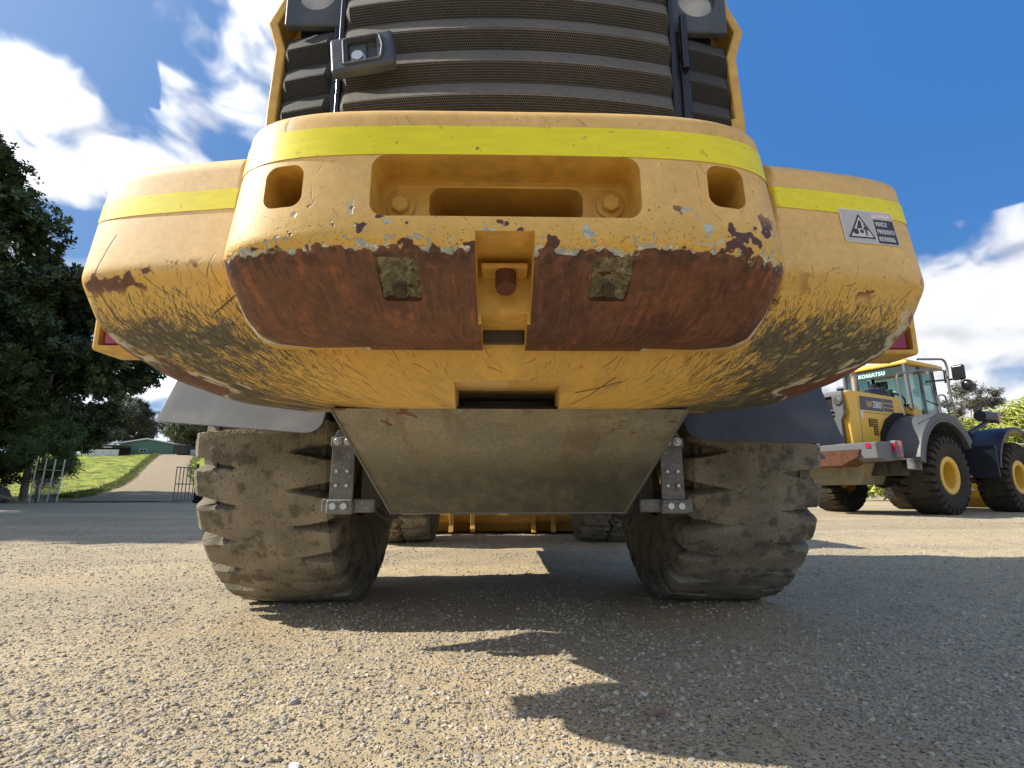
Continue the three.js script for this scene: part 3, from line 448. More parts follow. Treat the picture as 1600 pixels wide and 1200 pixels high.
// hood shell and grille
M.silver = std({ color: rgb(.72, .72, .70), roughness: .38, metalness: .35 });
const HX = .016, half = [[0.6516, 1.301], [0.6534, 1.5791], [0.6446, 1.7727], [0.6710, 1.8589], [0.6340, 1.9434], [0.5944, 2.1458], [0.4756, 2.2338]];
const outline = (o) => [...half.map(([x, y]) => [HX + x - o, y - (y > 2.2 ? o : 0)]), ...[...half].reverse().map(([x, y]) => [HX - x + o, y - (y > 2.2 ? o : 0)])];
{ const s = shapeOf(outline(0)); s.holes.push(new THREE.Path(outline(.027).map((p) => new THREE.Vector2(...p)).map((p) => p.setY(Math.max(p.y, 1.31))))); part('hood_frame', extr(s, .075, .005).translate(0, 0, -1.395), M.paint, 'yellow rim round the grille'); }
part('hood', extr(shapeOf(outline(.004)), 1.92, .012).translate(0, 0, -3.33), M.paint);
M.perfDark = std({ map: perfT.map, bumpMap: perfT.bump, bumpScale: .002, roughness: .75, color: rgb(.38, .40, .44), vertexColors: true });
const gd = (x) => 1.2276 + .24 * x * x;
function louvre(x0, x1, y0, y1, off, nx, phase, pitch = .0968) {
  const pos = [], uv = [], col = [], idx = []; let y = y0 + phase; const prof = [];
  for (; y < y1 + pitch; y += pitch) { prof.push([y, .030, .7], [y + .003, .0305, 1], [y + .053, .005, 1], [y + .056, .003, .6], [y + .059, .003, .30], [y + .0935, .028, .30]); }  // third value tints facets: upper ones sunlit, lower ones painted dark as shade
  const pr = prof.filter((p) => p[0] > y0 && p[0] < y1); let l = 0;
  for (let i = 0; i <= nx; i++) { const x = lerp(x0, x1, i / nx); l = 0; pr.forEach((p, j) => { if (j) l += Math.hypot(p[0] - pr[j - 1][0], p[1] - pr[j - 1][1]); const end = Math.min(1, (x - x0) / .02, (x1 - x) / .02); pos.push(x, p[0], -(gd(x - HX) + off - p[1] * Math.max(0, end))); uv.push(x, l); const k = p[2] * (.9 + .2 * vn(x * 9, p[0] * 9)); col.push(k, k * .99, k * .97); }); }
  const m = pr.length; for (let i = 0; i < nx; i++) for (let j = 0; j < m - 1; j++) { const a = i * m + j; idx.push(a, a + m, a + 1, a + 1, a + m, a + m + 1); }
  const g = new THREE.BufferGeometry(); g.setAttribute('position', new THREE.Float32BufferAttribute(pos, 3)); g.setAttribute('uv', new THREE.Float32BufferAttribute(uv, 2)); g.setAttribute('color', new THREE.Float32BufferAttribute(col, 3)); g.setIndex(idx); g.computeVertexNormals(); return toCreasedNormals(g, .35);
}
part('grille', louvre(-.4286, .4638, 1.3538, 2.2, 0, 90, .0), M.perforated, 'dusty ribbed mesh grille door with shade painted on its lower facets');
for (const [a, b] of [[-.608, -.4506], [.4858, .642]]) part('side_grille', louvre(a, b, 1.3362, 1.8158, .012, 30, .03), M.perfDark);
part('grille_backing', bx(1.21, .90, .01, HX, 1.76, -1.385, .002), M.black);
for (const s of [-1, 1]) {
  const lx = HX + s * .528, ly = 1.922, d = 1.2804;
  const pan = part('lamp_panel', sub(bx(.165, .246, .024, lx, 1.943, -d - .012, .006), cyl(.052, .1, 'z', lx, ly, -d, 40)), M.plastic);
  mesh('lamp_bezel', new THREE.LatheGeometry([[.054, 0], [.05, -.03], [.018, -.052], [0, -.052]].map(([r, z]) => new THREE.Vector2(r, z)), 36).rotateX(Math.PI / 2).translate(lx, ly, -d - .01), M.silver, pan);
  mesh('lamp_lens', new THREE.SphereGeometry(.09, 28, 10, 0, 6.3, 0, .6).rotateX(Math.PI / 2).translate(lx, ly, -d - .084), M.whiteLens, pan);
  // upright strips beside the door
  const px = HX + s * .4541, strip = part('door_strip', [bx(.014, .88, .026, px - s * .007, 1.776, -gd(.45), .004), bx(.018, .88, .044, px + s * .011, 1.776, -gd(.46) - .026, .004)], M.glossBlack);
  if (s > 0) mesh('hinge', [cyl(.01, .167, 'y', px + .026, 1.7718, -gd(.45) + .01), bx(.026, .23, .026, px + .028, 1.5826, -gd(.45) - .008, .006)], M.glossBlack, strip);
}
{ // latch plate on the grille door
  const L = group('latch', loader, [-.345 - loader.position.x, 1.6407, -1.2 - loader.position.z]); L.rotation.set(-.10, -.10, .13); L.scale.setScalar(.88);
  const body = sub(bx(.182, .122, .034, 0, 0, .018, .010), bx(.086, .072, .04, .002, .002, .035, .008)); mesh('latch_plate', body, M.plastic, L);
  mesh('latch_rim', pipe([[-.05, -.042, .036], [.054, -.042, .036], [.062, 0, .038], [.054, .046, .036], [-.05, .046, .036], [-.05, -.042, .036]], .0045, .01), M.plastic, L);
  mesh('latch_paddle', bx(.052, .07, .012, -.014, .002, .018, .004), M.plastic, L);
  mesh('latch_recess', bx(.032, .07, .006, .029, .002, .009, .002), M.black, L);
  mesh('key_lock', [cyl(.0165, .02, 'z', -.012, -.018, .028), cyl(.02, .006, 'z', -.012, -.018, .024)], M.zinc, L);
}

// belly plate under the counterweight
{
  const g = new THREE.PlaneGeometry(1, 1, 40, 30), p = g.attributes.position, uv = g.attributes.uv;
  for (let i = 0; i < p.count; i++) { const t = p.getY(i) + .5, u = p.getX(i); const w = lerp(.838, 1.036, t), y = lerp(.496, .806, t), d = lerp(2.0, 1.56, t); p.setXYZ(i, .03 + u * w, y, -d - .05 * Math.pow(Math.abs(u * 2), 8) * 0); uv.setXY(i, u + .5, t); }
  g.computeVertexNormals();
  const bt = tex(1024, 512, (u, v, o) => { const big = fbm(u * 8, v * 4, 5), nb = fbm(u * 26 + 3, v * 14, 4), fine = fbm(u * 160, v * 90, 2), low = sstep(.74, .34, v + (big - .5) * .14 + (nb - .5) * .06); o[0] = .56; o[1] = .525; o[2] = .43; mix3(o, srgb(122, 119, 106), .5 * sstep(.38, .6, big)); mix3(o, srgb(168, 158, 126), .35 * sstep(.52, .7, fbm(u * 14 + 5, v * 9 + 30, 4))); mix3(o, srgb(78, 76, 66), .9 * low * (.75 + .25 * sstep(.3, .7, nb))); const str = fbm(u * 34, v * 5 + 4, 4); mix3(o, srgb(112, 84, 54), .35 * sstep(.56, .74, fbm(u * 22 + 50, v * 4 + 4, 4)) * sstep(.2, .6, v)); mix3(o, srgb(140, 132, 106), .22 * sstep(.5, .8, str) * low); mul3(o, .88 + .2 * fine);
    const r = .8 * sstep(.66, .74, fbm(u * 30 + 9, v * 16 + 3, 4)) * (sstep(.72, .86, v) * (sstep(.45, .15, u) + sstep(.7, .95, u)) + .15 * sstep(.55, .9, v)); mix3(o, srgb(112, 62, 36), clamp(r)); o[3] = .5 + .5 * (nb - .5); o[4] = .5 + .3 * nb; }, { wrap: false });
  M.belly = std({ map: bt.map, bumpMap: bt.bump, bumpScale: .003, roughness: .58, metalness: .15 });
  const b = part('belly_plate', g, M.belly, 'dull grey-brown sloping plate below the counterweight');
  mesh('plate_edge', [bar([.03 - .518, .806, -1.56], [.03 - .419, .496, -2.0], .005), bar([.03 + .518, .806, -1.56], [.03 + .419, .496, -2.0], .005), bar([.03 - .419, .496, -2.0], [.03 + .419, .496, -2.0], .004)], M.steel, b);
  part('chassis', [bx(.80, .5, 3.2, .03, .80, -3.9, .02), bx(1.0, .5, .8, .03, 1.1, -2.05, .02), bx(.7, .9, 2.4, .05, 1.0, -5.4, .03), bx(.29, .05, .06, .02, .85, -1.72, .01)], M.dark);
  for (const s of [-1, 1]) part('added_belly_side', extr(shapeOf([[1.60, 1.15], [1.60, .815], [2.03, .512], [2.6, .512], [2.6, 1.15]]), .012, 0).rotateY(Math.PI / 2).translate(.03 + s * .412 - .006, 0, 0), M.dark);  // unseen side panels, added to stop sun passing above the belly plate
  part('top_seal', bx(1.02, .012, .03, .03, .809, -1.58, .004), M.black);
}
// step brackets beside the belly plate
for (const s of [-1, 1]) {
  const g = group('step_bracket', loader, [.03 - loader.position.x, 0, -2.1 - loader.position.z]), m = (n, geo, mat) => mesh(n, geo, mat, g), c = s * .625;
  const sh = shapeOf([[c - .044, .52], [c + .044, .52], [c + .042, .765], [c + .026, .80], [c - .026, .80], [c - .042, .765]]);
  m('bracket_plate', extr(sh, .012, .002), M.steel); m('bracket_strap', bx(.090, .036, .02, c, .755, .018, .004), M.steel);
  m('rear_plate', bx(.078, .29, .012, s * .535, .655, -.09, .003), M.dark);
  m('bottom_clamp', [bx(.098, .054, .03, c - s * .002, .515, .022, .008), bx(.15, .050, .014, c - s * .052, .518, .002, .006), bx(.02, .05, .02, c + s * .06, .518, .004, .004)], M.steel);
  for (const [dx, y] of [[-.02, .757], [.02, .757]]) m('bolt', hexBolt(.0105, .012, Math.PI / 2, c + dx, y, .027), M.zinc);
  for (const [dx, y] of [[-.02, .645], [.02, .645], [-.02, .592], [.02, .592]]) m('bolt', cyl(.006, .012, 'z', c + dx, y, .016, 12), M.zinc);
  for (const dx of [-.02, .02]) m('bolt', cyl(.012, .012, 'z', c + dx, .517, .040, 18), M.zinc);
}
for (const s of [-1, 1]) part('hose', tube([[.03 + s * .56, .60, -2.5], [.03 + s * .58, .50, -2.48], [.03 + s * .52, .452, -2.46], [.03 + s * .46, .49, -2.44], [.03 + s * .42, .62, -2.42]], .008, 30), M.dark);

// mud flaps
for (const s of [-1, 1]) {
  const x0 = s < 0 ? -.70 : .735, x1t = s * 1.385 + .01, x1b = s < 0 ? -1.372 : 1.36, yb0 = s < 0 ? .792 : .768, yb1 = s < 0 ? .838 : .752;
  const S = new THREE.Shape(); S.moveTo(x0, 1.2); S.lineTo(x1t, 1.2); S.lineTo(x1b - s * .012, yb1 + .045); S.quadraticCurveTo(x1b, yb1, x1b - s * .045, yb1); S.lineTo(x0 + s * .06, yb0); S.quadraticCurveTo(x0, yb0, x0, yb0 + .06); S.closePath();
  const g = new THREE.ExtrudeGeometry(S, { depth: .012, bevelEnabled: true, bevelThickness: .003, bevelSize: .003, bevelOffset: -.003, bevelSegments: 2, curveSegments: 8 }); boxUV(g); g.translate(0, 0, -.006);
  const p = g.attributes.position; for (let i = 0; i < p.count; i++) { const t = clamp((p.getY(i) - .75) / .42); p.setZ(i, p.getZ(i) - 2.10 - .30 * t); } g.computeVertexNormals();
  part('mud_flap', g, M.flap, s < 0 ? 'grey rubber mud flap in full sun' : 'black rubber mud flap in the shade');
  part('fender', [bx(.66, .04, 1.5, .05 + s * 1.06, 1.75, -3.2, .015), bx(.66, .6, .03, .05 + s * 1.06, 1.45, -2.44, .01), bx(.66, .7, .03, .05 + s * 1.06, 1.4, -4.0, .01)], M.plastic);
}
// tyres
function tyreGeo({ R, W, rim, lugs, depth, kind, seg, flat = 0 }) {
  const w = W / 2, prof = [[-.30 * W / .75 * 1, rim], [-w * .93, rim + (R - rim) * .2], [-w * 1.03, rim + (R - rim) * .48], [-w * 1.02, rim + (R - rim) * .66], [-w * .99, R * .915], [-w * .955, R * .955], [-w * .88, R * .982], [-w * .5, R * .996], [0, R], [w * .5, R * .996], [w * .88, R * .982], [w * .955, R * .955], [w * .99, R * .915], [w * 1.02, rim + (R - rim) * .66], [w * 1.03, rim + (R - rim) * .48], [w * .93, rim + (R - rim) * .2], [.30 * W / .75, rim]];
  // resample, denser over the tread
  const pts = []; for (let i = 0; i < prof.length - 1; i++) { const n = i === 7 || i === 8 ? 9 : i === 6 || i === 9 ? 7 : i > 2 && i < 13 ? 4 : 3; for (let k = 0; k < n; k++) pts.push([lerp(prof[i][0], prof[i + 1][0], k / n), lerp(prof[i][1], prof[i + 1][1], k / n)]); } pts.push(prof[prof.length - 1]);
  const mid = pts.findIndex((p) => Math.abs(p[0]) < 1e-6), arc = [0]; for (let i = 1; i < pts.length; i++) arc.push(arc[i - 1] + Math.hypot(pts[i][0] - pts[i - 1][0], pts[i][1] - pts[i - 1][1])); const c0 = arc[mid];
  const nrm = pts.map((p, i) => { const a = pts[Math.max(0, i - 1)], b = pts[Math.min(pts.length - 1, i + 1)]; const tx = b[0] - a[0], tr = b[1] - a[1], l = Math.hypot(tx, tr); return [-tr / l, tx / l]; });
  const pitch = 2 * Math.PI / lugs, tri = (t) => Math.abs(((t % 1) + 1) % 1 - .5) * 4 - 1;
  function groove(p, th) {
    const ap = Math.abs(p), end = w * 1.02 + R * .055;
    if (ap > end + R * .07) return 0;
    if (kind === 'rock') {
      const cz = Math.abs(p - .035 * tri(th / pitch)) - .016, t = th / pitch + (p > 0 ? .5 : 0) + .12 * Math.sin(p * 9), f = (Math.abs(t - Math.round(t)) * pitch * R) - .019;
      return Math.max(sstep(.008, -.006, cz), sstep(.008, -.006, f)) * sstep(end + .04, end, ap);
    }
    const sd = p > 0 ? 1 : 0, t = th / pitch + sd * .5 + (p > 0 ? p * .55 : p * .10), f = Math.abs(t - Math.round(t)) * pitch * R, wob = (vn(Math.round(t) * 7.3 + sd * 50, ap * 9) - .5) * .008;
    const hw = lerp(.006, .037, sstep(w * .35, w * 1.02, ap)) * (R / .915) + wob, start = w * (.36 + .1 * (vn(Math.round(t) * 3.1 + 9 * sd, 2) - .5));
    return sstep(hw + .004, hw - .004, f) * sstep(start - .01, start + .05, ap) * sstep(end + .07, end, ap) * lerp(.55, 1, sstep(w * .4, w * .9, ap));
  }
  const pos = [], uv = [], col = [], idx = [], n = pts.length;
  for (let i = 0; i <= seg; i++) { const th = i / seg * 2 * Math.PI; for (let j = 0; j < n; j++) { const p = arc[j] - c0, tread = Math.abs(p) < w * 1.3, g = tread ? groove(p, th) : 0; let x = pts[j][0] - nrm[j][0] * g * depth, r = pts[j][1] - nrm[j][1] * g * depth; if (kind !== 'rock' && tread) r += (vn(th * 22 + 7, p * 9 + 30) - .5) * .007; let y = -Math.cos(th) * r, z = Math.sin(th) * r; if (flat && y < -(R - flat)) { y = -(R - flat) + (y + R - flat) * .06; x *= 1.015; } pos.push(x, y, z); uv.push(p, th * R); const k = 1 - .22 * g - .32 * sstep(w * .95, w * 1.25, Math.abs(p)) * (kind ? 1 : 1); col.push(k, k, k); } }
  for (let i = 0; i < seg; i++) for (let j = 0; j < n - 1; j++) { const a = i * n + j, b = a + n; idx.push(a, b, a + 1, a + 1, b, b + 1); }
  const g = new THREE.BufferGeometry(); g.setAttribute('position', new THREE.Float32BufferAttribute(pos, 3)); g.setAttribute('uv', new THREE.Float32BufferAttribute(uv, 2)); g.setAttribute('color', new THREE.Float32BufferAttribute(col, 3)); g.setIndex(idx); g.computeVertexNormals(); return toCreasedNormals(g, .55);
}
const rimGeo = (r, w) => mergeGeometries([norm(new THREE.LatheGeometry([[.02, -w * .40], [r * .36, -w * .40], [r * .38, -w * .32], [r * .62, -w * .34], [r * .70, -w * .28], [r * .73, w * .46], [r * .76, w * .55], [r * 1.0, w * .57], [r * 1.06, w * .52], [r * 1.06, w * .40], [r * .98, w * .36], [r * .95, -w * .46], [r * 1.06, -w * .48]].map(([a, b]) => new THREE.Vector2(a, b)), 48).rotateZ(-Math.PI / 2)), ...Array.from({ length: 12 }, (_, i) => norm(cyl(r * .035, .03, 'x', -w * .32, Math.cos(i * .5236) * r * .5, Math.sin(i * .5236) * r * .5, 8)))]);
const rearTyre = tyreGeo({ R: .812, W: .635, rim: .36, lugs: 29, depth: .085, kind: 'bar', seg: 29 * 34, flat: .022 });
const frontTyre = tyreGeo({ R: .812, W: .635, rim: .36, lugs: 27, depth: .05, kind: 'rock', seg: 27 * 14, flat: .022 });
const rearRim = rimGeo(.372, .5);
for (const [x, D, g, turn] of [[-1.05, 3.23, rearTyre, Math.PI], [1.15, 3.23, rearTyre, 0], [-1.075, 6.58, frontTyre, Math.PI], [1.20, 6.58, frontTyre, 0]]) {
  const w = group('wheel', loader, [x - loader.position.x, .79, -D - loader.position.z]); w.rotation.y = turn;
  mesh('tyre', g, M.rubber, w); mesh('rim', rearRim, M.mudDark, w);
}
part('axle', [cyl(.15, 1.6, 'x', .06, .79, -3.23), new THREE.SphereGeometry(.3, 24, 16).translate(.06, .80, -3.23), cyl(.15, 1.6, 'x', .06, .79, -6.58), new THREE.SphereGeometry(.28, 24, 16).translate(.06, .80, -6.58)], M.dark);
// cab, front frame, arms, bucket
part('cab', [bx(1.62, .9, 1.7, .03, 1.95, -4.35, .05)], M.paint); part('cab_glass', bx(1.5, 1.1, 1.55, .03, 2.9, -4.32, .08), std({ color: rgb(.03, .05, .05), roughness: .1 })); part('cab_roof', bx(1.7, .14, 1.8, .03, 3.46, -4.33, .06), M.paint);
for (const s of [-1, 1]) { part('lift_arm', extr(shapeOf([[6.0, 2.1], [6.4, 2.25], [7.6, 1.25], [8.1, .35], [7.9, .2], [7.5, .75], [6.2, 1.75]]), .1, .006).rotateY(Math.PI / 2).translate(.06 + s * .62, 0, 0), M.paint); part('front_fender', bx(.64, .04, 1.2, .06 + s * 1.12, 1.72, -6.4, .01), M.plastic); }
{
  const prof = [[7.62, .03], [7.55, .16], [7.60, .55], [7.75, 1.0], [8.0, 1.35], [8.05, 1.35], [7.85, 1.0], [7.68, .55], [7.68, .22], [7.8, .08], [9.0, .05], [9.0, .02]];
  const b = part('bucket', extr(shapeOf(prof), 3.1, 0).rotateY(Math.PI / 2).translate(.06 - 1.55, 0, 0), M.paint);
  mesh('back_tube', cyl(.09, 3.0, 'x', .06, .235, -7.5), M.paint, b);
  for (const x of [-.64, -.36, .44, .70]) mesh('hinge_ear', extr(shapeOf([[7.30, .04], [7.36, .12], [7.42, .5], [7.62, .5], [7.62, .04]]), .05, .004).rotateY(Math.PI / 2).translate(x - .025, 0, 0), M.paint, b);
}
// ---------- the second wheel loader, parked on the right ----------
const L2 = thing('wheel_loader', 'smaller clean yellow wheel loader with glass cab parked at right beyond the near machine', 'wheel loader', [8.83, .07, -12.56], 27.1 * Math.PI / 180);
{
  const P = (n, g, m, par = L2, label) => mesh(n, g, m, par, label), side = (pts, z0, z1, bev = .012) => extr(shapeOf(pts), z1 - z0, bev).translate(0, 0, z0);
  const yel = std({ color: rgb(.70, .42, .05), bumpMap: paintT.bump, bumpScale: .0003, roughness: .4 });
  const grey = std({ color: rgb(.12, .125, .133), roughness: .55, bumpMap: plastT.bump, bumpScale: .0006 }), pale = std({ color: rgb(.075, .077, .081), roughness: .5, bumpMap: plastT.bump, bumpScale: .0006 }), navy = std({ color: rgb(.018, .022, .032), roughness: .45 }), pipeM = std({ color: rgb(.14, .14, .145), roughness: .4 });
  const rustDim = std({ map: rustT.map, bumpMap: rustT.bump, bumpScale: .003, roughness: .9, color: rgb(.55, .52, .5) }); const glass = new THREE.MeshPhysicalMaterial({ color: rgb(.62, .72, .71), transmission: 1, thickness: 0, roughness: .03, ior: 1.5, side: THREE.DoubleSide }), tint = new THREE.MeshPhysicalMaterial({ color: rgb(.05, .07, .07), roughness: .06, clearcoat: 1, side: THREE.DoubleSide });
  // wheels
  for (const [x, z, turn] of [[0, 1.06, Math.PI / 2], [0, -1.06, -Math.PI / 2], [3.3, 1.06, Math.PI / 2], [3.3, -1.06, -Math.PI / 2]]) {
    const w = group('wheel', L2, [x, .81, z]); w.rotation.y = turn * -1; w.scale.setScalar(1.02);
    P('tyre', rearTyre, M.blackRubber, w); P('rim', rearRim, yel, w);
  }
  // hood with grille at the rear
  const hood = P('hood', side([[-2.2, 1.35], [-2.24, 1.9], [-2.17, 2.06], [-2.24, 2.36], [-2.30, 2.50], [-2.1, 2.56], [-.1, 2.54], [-.1, 1.5], [-.6, 1.35]], -.66, .66, .03), yel);
  P('hood_top', [bx(2.0, .03, .9, -1.1, 2.565, 0, .012), bx(.5, .05, .8, -.6, 2.59, 0, .02)], grey, hood);
  const decal = canvasTex(1024, 256, (g, W, H) => {
    g.fillStyle = '#34383d'; g.fillRect(0, 0, W, H); g.font = 'bold 150px sans-serif'; g.fillStyle = '#c79a2c'; g.fillText('WA', 190, 190, 190); g.font = 'bold 178px sans-serif'; g.fillStyle = '#cfd3d6'; g.fillText('380', 385, 198, 270);
    g.fillStyle = '#c9a24a'; g.fillRect(690, 0, 12, H); for (let i = 0; i < 3; i++) { g.fillStyle = '#3b3444'; g.fillRect(702, 10 + i * 84, 322, 62); g.fillStyle = '#b98d3a'; g.fillRect(702, 72 + i * 84, 322, 22); }
  });
  { const g = new THREE.PlaneGeometry(1.26, .29); g.translate(-1.18, 2.315, .6945); P('decal', g, std({ map: decal, roughness: .35 }), hood, 'dark grey model number panel on the hood side'); }
  { const g = new THREE.PlaneGeometry(.1, .16).translate(-1.78, 2.07, .6935); P('notice', g, std({ color: rgb(.6, .58, .52), roughness: .5 }), hood); }
  for (const [x, y, w, h] of [[-1.40, 1.91, .32, .17], [-1.32, 1.73, .16, .17]]) { const f = P('side_vent', bx(w, h, .02, x, y, .69, .006), M.black, hood); for (let i = 0; i < 4; i++) P('slat', bx(w - .02, .012, .016, x, y - h / 2 + .03 + i * .038, .699, .003), yel, f); }
  P('door_seam', [bx(.008, 1.05, .004, -1.86, 1.93, .6905, .001), bx(1.2, .008, .004, -1.2, 2.12, .6905, .001)], M.black, hood);
  // grille
  const gr = P('grille', bx(.04, 1.0, 1.16, -2.27, 1.93, 0, .01), M.black);
  for (const s of [-1, 1]) { P('grille_side', extr(shapeOf([[-.02, 1.40], [.13, 1.40], [.13, 1.92], [.2, 2.05], [.2, 2.46], [-.02, 2.46], [-.02, 2.2], [.02, 2.05], [-.02, 1.92]]), .06, .01).rotateY(-Math.PI / 2).scale(1, 1, s).translate(-2.28, 0, s * .45), pale, gr); P('work_lamp', [cyl(.085, .06, 'x', -2.35, 2.32, s * .55, 28), cyl(.065, .08, 'x', -2.36, 2.32, s * .55, 28)], M.chrome, gr); }
  for (let i = 0; i < 9; i++) P('slat', bx(.06, .035, .92, -2.31, 1.46 + i * .085, 0, .008, [0, 0, .35]), pale, gr);
  P('grille_cap', bx(.1, .1, 1.3, -2.30, 2.48, 0, .02), grey, gr);
  // counterweight
  const cw = P('counterweight', side([[-2.42, 1.12], [-2.46, 1.40], [-2.40, 1.43], [-1.55, 1.46], [-1.50, 1.2], [-1.62, 1.10], [-2.0, 1.06]], -1.22, 1.22, .03), grey);
  P('lower_block', extr(shapeOf([[-.98, 1.12], [-.75, .98], [.55, .98], [.85, 1.12], [.95, 1.18], [-.98, 1.18]]), .9, .02).rotateY(-Math.PI / 2).translate(-1.56, 0, 0), rustDim, cw);
  P('rust_face', extr(shapeOf([[-1.15, 1.14], [.88, 1.14], [.95, 1.30], [-1.15, 1.30]]), .02, .006).rotateY(-Math.PI / 2).translate(-2.445, 0, 0), rustDim, cw);
  P('towing_recess', extr(shapeOf([[-.42, 1.15], [.26, 1.15], [.14, 1.28], [-.34, 1.28]]), .02, .004).rotateY(-Math.PI / 2).translate(-2.462, 0, 0), M.black, cw);
  for (const z of [-1.0, -.62, -.24, .1]) P('lug', bx(.08, .07, .09, -2.40, 1.465, z, .012), pale, cw);
  P('top_slot', bx(.1, .05, 1.5, -2.36, 1.45, -.35, .006), M.black, cw);
  for (const s of [-1, 1]) { const t = P('tail_lamp_box', bx(.24, .34, .12, -1.78, 1.30, s * 1.27, .02), grey); P('amber_lens', bx(.12, .1, .03, -1.80, 1.41, s * 1.33, .01), M.amberLens, t); P('red_lens', bx(.12, .12, .03, -1.80, 1.30, s * 1.33, .01), M.redLens, t); P('lower_lens', bx(.11, .06, .03, -1.80, 1.19, s * 1.33, .01), M.redLens, t); P('rear_lens', bx(.02, .18, .09, -1.905, 1.34, s * 1.27, .01), M.redLens, t); P('reflector', bx(.01, .1, .1, -2.46, 1.36, s * 1.1, .003), M.redLens, t); }
  P('belly_plate', extr(shapeOf([[-.62, 1.05], [.7, 1.05], [.52, .62], [-.40, .62]]), .9, .01).rotateY(-Math.PI / 2).translate(-1.0, 0, 0), M.belly);
  P('chassis', [bx(2.6, .6, .9, -.6, 1.05, 0, .03), bx(1.7, .7, .7, 2.0, .95, 0, .03), cyl(.13, 2.0, 'z', 0, .81, 0), cyl(.13, 2.0, 'z', 3.3, .81, 0), new THREE.SphereGeometry(.27, 20, 14).translate(0, .82, 0), bx(.5, .4, 1.4, -1.3, 1.0, .2, .02)], M.dark);
  P('platform', [bx(1.9, .06, 1.9, .7, 1.72, 0, .02), bx(.3, .3, .3, -1.3, .95, 1.0, .02)], M.dark);
  // rear fenders
  const arch = (cx, cy, ro, ri, a0, a1, z0, z1) => { const s = new THREE.Shape(); s.absarc(cx, cy, ro, a0, a1, false); s.absarc(cx, cy, ri, a1, a0, true); s.closePath(); return extr(s, z1 - z0, .012, { curveSegments: 28 }).translate(0, 0, z0); };
  for (const s of [-1, 1]) {
    const z0 = s > 0 ? .72 : -1.40, z1 = s > 0 ? 1.40 : -.72;
    const f = P('rear_fender', [arch(-.02, .9, 1.23, 1.09, .55, 3.0, z0, z1), arch(-.02, .9, 1.09, 1.03, .5, 3.0, z1 - .09, z1)], pale); P('fender_flap', bx(.04, .4, .62, -1.16, 1.10, (z0 + z1) / 2, .01), grey, f);
    P('wheel_liner', side([[-1.25, 1.3], [-1.2, 1.7], [-.95, 2.0], [-.6, 2.17], [-.1, 2.2], [1.0, 2.1], [1.1, 1.0], [-1.0, 1.0]], s > 0 ? .70 : -.72, s > 0 ? .72 : -.70, .002), M.black);
    P('front_fender', [arch(3.25, .85, 1.14, 1.06, 1.2, 3.0, s > 0 ? .70 : -1.42, s > 0 ? 1.42 : -.70), side([[2.0, .9], [2.08, 1.5], [2.4, 1.9], [2.9, 2.0], [2.9, .9]], s > 0 ? .70 : -.73, s > 0 ? .73 : -.70, .004), bx(.05, .75, .70, 2.10, 1.16, s * 1.06, .02)], navy);
  }
  P('step', [bx(.5, .03, .3, -1.25, 1.12, 1.15, .006), bx(.5, .2, .02, -1.25, 1.02, 1.28, .006)], M.zinc);
  { const t = P('step', [bar([1.5, .5, .9], [1.42, 1.3, .8], .02), bar([1.78, .5, .9], [1.72, 1.3, .8], .02)], M.glossBlack); for (const y of [.52, .82]) P('tread', bx(.34, .04, .16, 1.64, y, .92, .008), M.zinc, t); }
  P('centre_hitch', [cyl(.12, 1.0, 'y', 1.65, .95, 0), bar([1.2, .9, .4], [2.3, .9, .45], .06), bar([2.0, 1.9, .5], [2.5, .7, .5], .07)], M.dark);
  P('hydraulic_hose', [0, 1, 2].map((i) => tube([[1.25, 1.75, .7 + i * .06], [1.5, 1.55 - i * .1, .8], [1.75, 1.15, .78 + i * .04], [2.1, .95, .6]], .02, 24)), M.glossBlack);
  P('lift_frame', [side([[2.0, .8], [2.1, 1.7], [2.6, 2.0], [3.0, 1.6], [3.6, 1.0], [3.6, .7]], .42, .5, .01), side([[2.0, .8], [2.1, 1.7], [2.6, 2.0], [3.0, 1.6], [3.6, 1.0], [3.6, .7]], -.5, -.42, .01)], yel);
  for (const s of [-1, 1]) P('lift_arm', side([[2.45, 1.75], [2.6, 1.95], [3.6, 1.5], [4.4, .7], [4.7, .3], [4.45, .2], [4.1, .65], [3.4, 1.25]], s * .36 - .05, s * .36 + .05, .01), yel);
  P('bucket', extr(shapeOf([[4.5, .05], [4.45, .3], [4.55, .8], [4.8, 1.15], [4.86, 1.15], [4.62, .8], [4.55, .3], [4.62, .12], [5.6, .07], [5.6, .04]]), 2.8, .004).translate(0, 0, -1.4), yel);
  // cab
  const cab = P('cab', [bx(1.5, .12, 1.42, .92, 1.80, 0, .02), side([[.18, 1.75], [.2, 2.3], [.28, 2.42], [.55, 2.3], [.6, 1.75]], -.72, .72, .01), bx(1.3, .5, .02, .95, 2.02, -.71, .005)], yel);
  const roofM = P('roof', [bx(1.62, .10, 1.54, .94, 3.41, 0, .04), bx(1.5, .05, 1.4, .94, 3.47, 0, .02)], yel, cab);
  const post = (a, b, r = .03) => bar(a, b, r, 10);
  for (const s of [-1, 1]) { P('post', post([.22, 2.3, s * .70], [.16, 3.38, s * .69], .045), grey, cab); P('post', post([.78, 1.8, s * .73], [.72, 3.38, s * .72], .034), grey, cab); P('post', post([1.56, 1.8, s * .60], [1.36, 3.38, s * .66], .04), M.glossBlack, cab);
    P('side_window', side([[.82, 1.9], [.77, 3.32], [1.34, 3.32], [1.53, 1.9]], s * .715 - .004, s * .715 + .004, 0), glass, cab); P('side_window', side([[.26, 2.38], [.22, 3.32], [.70, 3.32], [.75, 1.95], [.60, 1.95], [.56, 2.34]], s * .705 - .004, s * .705 + .004, 0), glass, cab);
